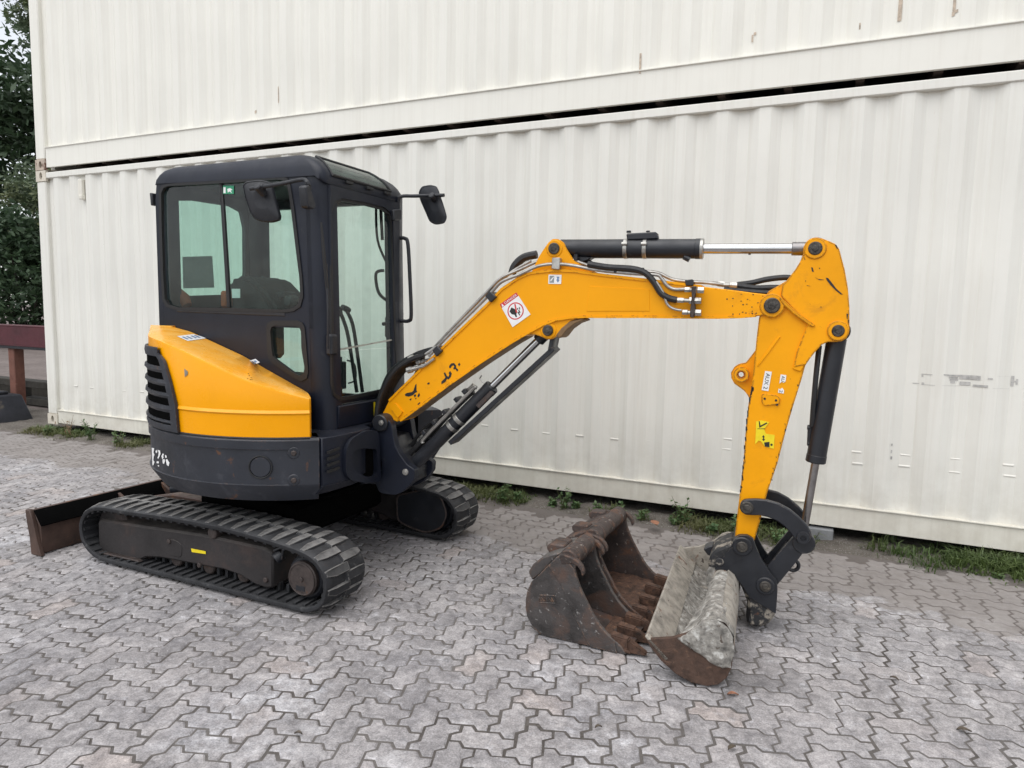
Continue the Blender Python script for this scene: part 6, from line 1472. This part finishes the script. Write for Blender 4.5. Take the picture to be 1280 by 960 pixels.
# quick coupler
qc = mk('quick_coupler', ex)
cpl = [zc(*q) for q in ((628, 105), (635, 65), (665, 42), (705, 42), (738, 62), (755, 115), (785, 180), (840, 262), (870, 300), (878, 345), (874, 420), (868, 492), (835, 470), (760, 425), (715, 395), (680, 335), (640, 285), (600, 255), (555, 240), (515, 238), (545, 195), (580, 150), (605, 120))]
for s in (-1, 1):
    mb = MB(); slab(mb, cpl, -.118 if s < 0 else .093, -.093 if s < 0 else .118, .006, 0, .008, -.118); mb.build('coupler_plate', m_black, qc)
mb = MB(); slab(mb, [zc(*q) for q in ((640, 290), (720, 300), (850, 380), (872, 440), (866, 500), (848, 540), (805, 570), (755, 579), (712, 565), (692, 530), (704, 480), (700, 420), (670, 345))], -.108, .108, .022, 0, 0, -.118, ); mb.build('coupler_body', m_blackmud, qc)
mb = MB(); slab(mb, [zc(*q) for q in ((478, 222), (488, 170), (515, 135), (570, 112), (620, 92), (640, 140), (650, 220), (680, 300), (640, 290), (590, 252), (545, 238), (500, 236))], -.110, .110, .012, 0, 0, -.118); mb.build('coupler_hook', m_blackmud, qc)
pinhead(*zc(676, 104), .118, .026, .008, 'coupler_pin', qc, m_pin, .118, (.045, .010), m_black)
pinhead(*zc(808, 330), .118, .026, .008, 'coupler_pin', qc, m_pin, .118, (.042, .010), m_black)
mb = MB(); c = B(*zc(547, 195), -.118); mb.cyl(c + NV * .02, c - NV * .006, .020, 14, .003); mb.build('locking_pin', m_blackmud, qc)
mb = MB(); slab(mb, [zc(*q) for q in ((438, 172), (470, 155), (500, 150), (500, 200), (470, 215))], .02, .10, .006, 0, 0, -.118); mb.build('hook_tip', m_black, qc)
# ditching bucket, opening upwards, seen from its end
bk = mk('ditching_bucket', ex)
N0, N1 = -.72, .50
endp = [(808, 799), (812, 808), (826, 826), (845, 843), (864, 853.5), (883, 858), (898, 856), (908, 848), (914.5, 835), (917.5, 815), (916, 797), (910, 784), (901, 776.5), (890, 774.5), (880, 777), (870, 785), (858, 792), (840, 797)]
mb = MB(); a = bpl(endp, N0); mb.ext(a, NV * .018, .003); mb.build('end_plate', m_darkrust, bk, 30)
mb = MB(); mb.ext([p + NV * (N1 - N0 - .018) for p in a], NV * .018, .003); mb.build('end_plate', m_cement_rust, bk, 30)
prof_o = endp[0:13]; A = bpl(prof_o, N0); inn = []
cen = sum(A, Vector()) / len(A)
for i, p in enumerate(A):
    t_ = (A[min(i + 1, len(A) - 1)] - A[max(i - 1, 0)]).normalized(); nn = NV.cross(t_); nn = nn if nn.dot(cen - p) > 0 else -nn; inn.append(p + nn * .014)
mb = MB(); loop = A + inn[::-1]; NS = 10
mb.grid([[p + NV * (.018 + (N1 - N0 - .036) * k / NS) for p in loop] for k in range(NS + 1)], 0, True); mb.build('shell', m_cement_rust, bk, 40)
lip = [A[0], A[0].lerp(A[1], 1.0), A[2]]
e0 = A[0]; e1 = (A[2] - A[0]).normalized(); up_ = NV.cross(e1); up_ = up_ if up_.dot(cen - e0) > 0 else -up_
mb = MB(); mb.prism([e0 - e1 * .012 + up_ * .0, e0 - e1 * .012 + up_ * .012, e0 + e1 * .11 + up_ * .034, e0 + e1 * .11 + up_ * .016], [p + NV * (N1 - N0) for p in (e0 - e1 * .012, e0 - e1 * .012 + up_ * .012, e0 + e1 * .11 + up_ * .034, e0 + e1 * .11 + up_ * .016)], .002); mb.build('cutting_edge', m_cement_rust, bk)
tc = B(892, 791, N0) ; mb = MB(); mb.cyl(tc + NV * .02, tc + NV * (N1 - N0 - .02), .048, 24, .006); mb.build('torsion_tube', m_cement_rust, bk)
for n in (-.09, .07):
    c = B(897, 715, n); tt = tc + NV * (n - N0); mb = MB(); mb.cyl(tt - NV * .015, tt + NV * .015, .078, 24, .004); mb.build('hanger_plate', m_cement, bk)
# cement crust on the near end: lumpy cone running down from the tube
def lumpy(mb_fn, name, mat, parent, amp, sc, sub=2):
    m_ = bmesh.new()
    vs = [m_.verts.new(v) for v in mb_fn.v]; m_.verts.index_update()
    for f in mb_fn.f:
        try: m_.faces.new([vs[i] for i in f])
        except ValueError: pass
    bmesh.ops.remove_doubles(m_, verts=m_.verts, dist=1e-5); bmesh.ops.recalc_face_normals(m_, faces=m_.faces)
    for k in range(sub): bmesh.ops.subdivide_edges(m_, edges=m_.edges[:], cuts=1, use_grid_fill=True, smooth=0.0)
    m_.normal_update()
    for v in m_.verts: v.co += v.normal * (amp * (noise.noise(v.co * sc) + .5 * noise.noise(v.co * sc * 2.7) + .3 * noise.noise(v.co * sc * 6.1)))
    o = MB(); o.bm(m_); return o.build(name, mat, parent, 60)
crust_o = [(847, 798), (858, 793), (868, 786), (876, 780), (883, 776), (890, 774), (898, 775), (906, 779), (912, 786), (916, 796), (917, 812), (913, 833), (900, 832), (886, 826), (870, 814), (858, 806)]
a = bpl(crust_o, N0); c = sum(a, Vector()) / len(a)
spine = bpl([(872, 798), (874, 796), (878, 793), (882, 790), (886, 788), (891, 787), (896, 787), (901, 790), (904, 795), (906, 801), (906, 810), (902, 820), (896, 820), (890, 815), (882, 808), (876, 803)], N0 - .018)
mb = MB(); mb.grid([[p + NV * .002 for p in a], [p - NV * .008 for p in a], [p.lerp(q, .45) - NV * .008 for p, q in zip(a, spine)], spine], 0, True); mb.add(spine, [tuple(range(len(spine)))])
lumpy(mb, 'cement_crust', m_cement, bk, .010, 16)
# cement caked into a cone from the end plate up to the tube
co_ = bpl(crust_o, N0 - .004); ring_ = []
for p in co_:
    v = p - tc; v = (v - NV * v.dot(NV)).normalized(); ring_.append(v * .053)
rows = []
for k in range(13):
    t_ = k / 12; e_ = 1 - (1 - t_) ** 1.4
    rows.append([p.lerp(tc + q, min(1, e_)) + NV * (.56 * t_) for p, q in zip(co_, ring_)])
mb = MB(); mb.grid(rows, 0, True); lumpy(mb, 'cement_cone', m_cement, bk, .008, 15, 1)
# dried cement lining the inside
lin_ = inn[2:12]; mb = MB(); mb.grid([[p + (cen + NV * (.03 + (N1 - N0 - .06) * k / 24) - p - NV * (.03 + (N1 - N0 - .06) * k / 24)).normalized() * .012 + NV * (.03 + (N1 - N0 - .06) * k / 24) for p in lin_] for k in range(25)])
lumpy(mb, 'cement_lining', m_cement, bk, .014, 9, 1)

# ================================================================== LOOSE BUCKETS
zb = lambda x, y: (640 + x / 4.364, 620 + y / 4.364)
YB = -2.17
side_px = [zb(*q) for q in ((262, 318), (238, 335), (205, 368), (150, 425), (105, 468), (82, 520), (74, 565), (73, 610), (80, 655), (105, 705), (145, 750), (185, 785), (235, 808), (290, 822), (350, 832), (420, 842), (500, 856), (575, 866), (622, 868), (600, 825), (560, 790), (520, 752), (480, 705), (445, 650), (418, 596), (392, 545), (370, 495), (352, 445), (343, 400), (352, 372), (345, 350), (318, 332), (285, 318))]
SP = []
for x, y in side_px:
    p = PY(x, y, YB); SP.append((p.x, max(0.0035, p.z)))
BX = 7.40
def loose(y0, width, label, teeth_n, mat, far):
    global OFF
    OFF = Vector((BX, y0 + width / 2, 0)); t_ = thing('digging_bucket', label, 'excavator bucket', OFF, 'digging buckets standing on the paving')
    def V(q, y): return Vector((q[0], y, q[1]))
    for y in (y0, y0 + width - .016):
        mb = MB(); mb.ext([V(q, y) for q in SP], (0, .016, 0), .003); mb.build('side_plate', mat, t_, 30)
    # wear strip welded on the side plate along the mouth
    strip_ = [zb(*q) for q in ((200, 378), (262, 470), (300, 560), (345, 660), (385, 745), (425, 842), (500, 856), (575, 866), (560, 790), (520, 752), (480, 705), (445, 650), (418, 596), (392, 545), (370, 495), (352, 445), (343, 400), (300, 345), (262, 322))]
    pts = [(PY(x, y, YB).x, max(.004, PY(x, y, YB).z)) for x, y in strip_]
    mb = MB(); mb.ext([V(q, y0 - .006) for q in pts], (0, .007, 0), .002); mb.build('wear_strip', mat, t_, 30)
    mb = MB(); mb.ext([V(q, y0 + width - .001) for q in pts], (0, .007, 0), .002); mb.build('wear_strip', mat, t_, 30)
    # curved shell between the plates
    outer = SP[2:19]; cz = (sum(q[0] for q in SP) / len(SP), sum(q[1] for q in SP) / len(SP)); inn_ = []
    for i, q in enumerate(outer):
        a, b = outer[max(i - 1, 0)], outer[min(i + 1, len(outer) - 1)]; tx, tz = b[0] - a[0], b[1] - a[1]; L = math.hypot(tx, tz); n_ = (-tz / L, tx / L)
        if n_[0] * (cz[0] - q[0]) + n_[1] * (cz[1] - q[1]) < 0: n_ = (-n_[0], -n_[1])
        inn_.append((q[0] + n_[0] * .013, q[1] + n_[1] * .013))
    lp = outer + inn_[::-1]; mb = MB(); mb.grid([[V(q, y0 + .015 + (width - .03) * k / 6) for q in lp] for k in range(7)], 0, True); mb.build('shell', mat, t_, 40)
    # cutting edge and teeth
    lx, lz = SP[18]; ang_ = 0.03
    mb = MB(); mb.ext([(lx - .14, y0 + .002, .020), (lx + .018, y0 + .002, .008), (lx + .018, y0 + .002, .020), (lx - .14, y0 + .002, .042)], (0, width - .004, 0), .003); mb.build('cutting_edge', m_tooth, t_)
    for k in range(teeth_n):
        y = y0 + .03 + (width - .06) * k / (teeth_n - 1); w2 = .022
        mb = MB(); r = random.Random(k + int(width * 100)); dz = r.uniform(-.002, .004); xl = lx + r.uniform(-.008, .008)
        mb.prism([(xl - .075, y - w2 * 1.25, .034), (xl - .075, y + w2 * 1.25, .034), (xl - .075, y + w2 * 1.25, .076 + dz), (xl - .075, y - w2 * 1.25, .076 + dz)], [(xl + .01, y - w2, .012), (xl + .01, y + w2, .012), (xl + .01, y + w2, .066 + dz), (xl + .01, y - w2, .066 + dz)], .006, 0, 2)
        mb.prism([(xl + .01, y - w2 * .95, .008), (xl + .01, y + w2 * .95, .008), (xl + .01, y + w2 * .95, .060), (xl + .01, y - w2 * .95, .060)], [(xl + .088, y - w2 * .8, .010), (xl + .088, y + w2 * .8, .010), (xl + .088, y + w2 * .8, .020), (xl + .088, y - w2 * .8, .020)], .004, 0, 2)
        mb.build('tooth', m_tooth, t_, 40)
    # head: cross tube, hooks, rear lugs
    tp = PY(*zb(300, 352), YB); tx, tz = tp.x, tp.z
    mb = MB(); mb.cyl((tx, y0 + .012, tz), (tx, y0 + width - .012, tz), .043, 22, .004)
    for k in (.18, .5, .82): mb.cyl((tx, y0 + width * k - .012, tz), (tx, y0 + width * k + .012, tz), .047, 22, .003)
    mb.build('cross_tube', m_bucket_rust, t_)
    hk = [zb(*q) for q in ((262, 318), (285, 316), (320, 330), (360, 350), (385, 380), (396, 410), (394, 432), (382, 434), (376, 405), (356, 378), (330, 366), (300, 372), (270, 372))]
    hp = [(PY(x, y, YB).x, PY(x, y, YB).z) for x, y in hk]
    for y in (y0 - .008, y0 + width - .018):
        mb = MB(); mb.ext([V(q, y) for q in hp], (0, .026, 0), .004); mb.build('hook', m_bucket_rust, t_, 30)
    rear = [zb(*q) for q in ((125, 305), (150, 292), (225, 305), (225, 330), (150, 345), (130, 335))]
    rp = [(PY(x, y, YB).x + .015, PY(x, y, YB).z) for x, y in rear]
    for k in ((.14, .30) if not far else (.08, .62)):
        mb = MB(); mb.ext([V(q, y0 + width * k + .06) for q in rp], (0, .07, 0), .006); mb.build('coupler_lug', m_bucket_rust, t_, 30)
    back = [zb(*q) for q in ((78, 425), (105, 380), (150, 345), (225, 320), (262, 318), (205, 372), (150, 430), (100, 470))]
    bp_ = [(PY(x, y, YB).x, PY(x, y, YB).z) for x, y in back]
    mb = MB(); mb.ext([V(q, y0 + .02) for q in bp_], (0, width - .04, 0), .006); mb.build('back_stiffener', m_bucket_rust if far else m_bucket, t_, 30)
    if not far:
        # raised maker's mark plate on the side
        fr_ = [PY(*zb(*q), YB - .001) for q in ((150, 540), (230, 543), (238, 585), (150, 580))]
        mb = MB(); mb.tube(fr_, .0025, 6, 0, True)
        for u0, u1 in ((.12, .3), (.36, .52), (.58, .74), (.8, .9)):
            a = fr_[0].lerp(fr_[1], u0).lerp(fr_[3].lerp(fr_[2], u0), .25); b_ = fr_[0].lerp(fr_[1], u1).lerp(fr_[3].lerp(fr_[2], u1), .8); c_ = fr_[0].lerp(fr_[1], u0).lerp(fr_[3].lerp(fr_[2], u0), .8)
            mb.tube([b_, a, c_], .003, 5)
        mb.build('cast_mark', mat, t_)
    # earth stuck in the bottom
    rows = []
    for k in range(13):
        y = y0 + .02 + (width - .04) * k / 12
        rows.append([Vector((7.26 + .36 * j / 10, y, .030 + .022 * max(0, 1 - abs(j - 3) / 5) + .010 * noise.noise(Vector((j * .6, y * 14, 1.0))))) for j in range(11)])
    mb = MB(); mb.grid(rows); mb.build('dried_soil', m_tooth if far else m_bucket_rust, t_, 60)
    OFF = Vector((0, 0, 0)); return t_
loose(YB, .30, 'narrow worn dark steel digging bucket, nearest the camera of the loose pair', 3, m_bucket, False)
loose(YB + .345, .50, 'wide brown rusted digging bucket between the narrow bucket and the container', 4, m_bucket_rust, True)
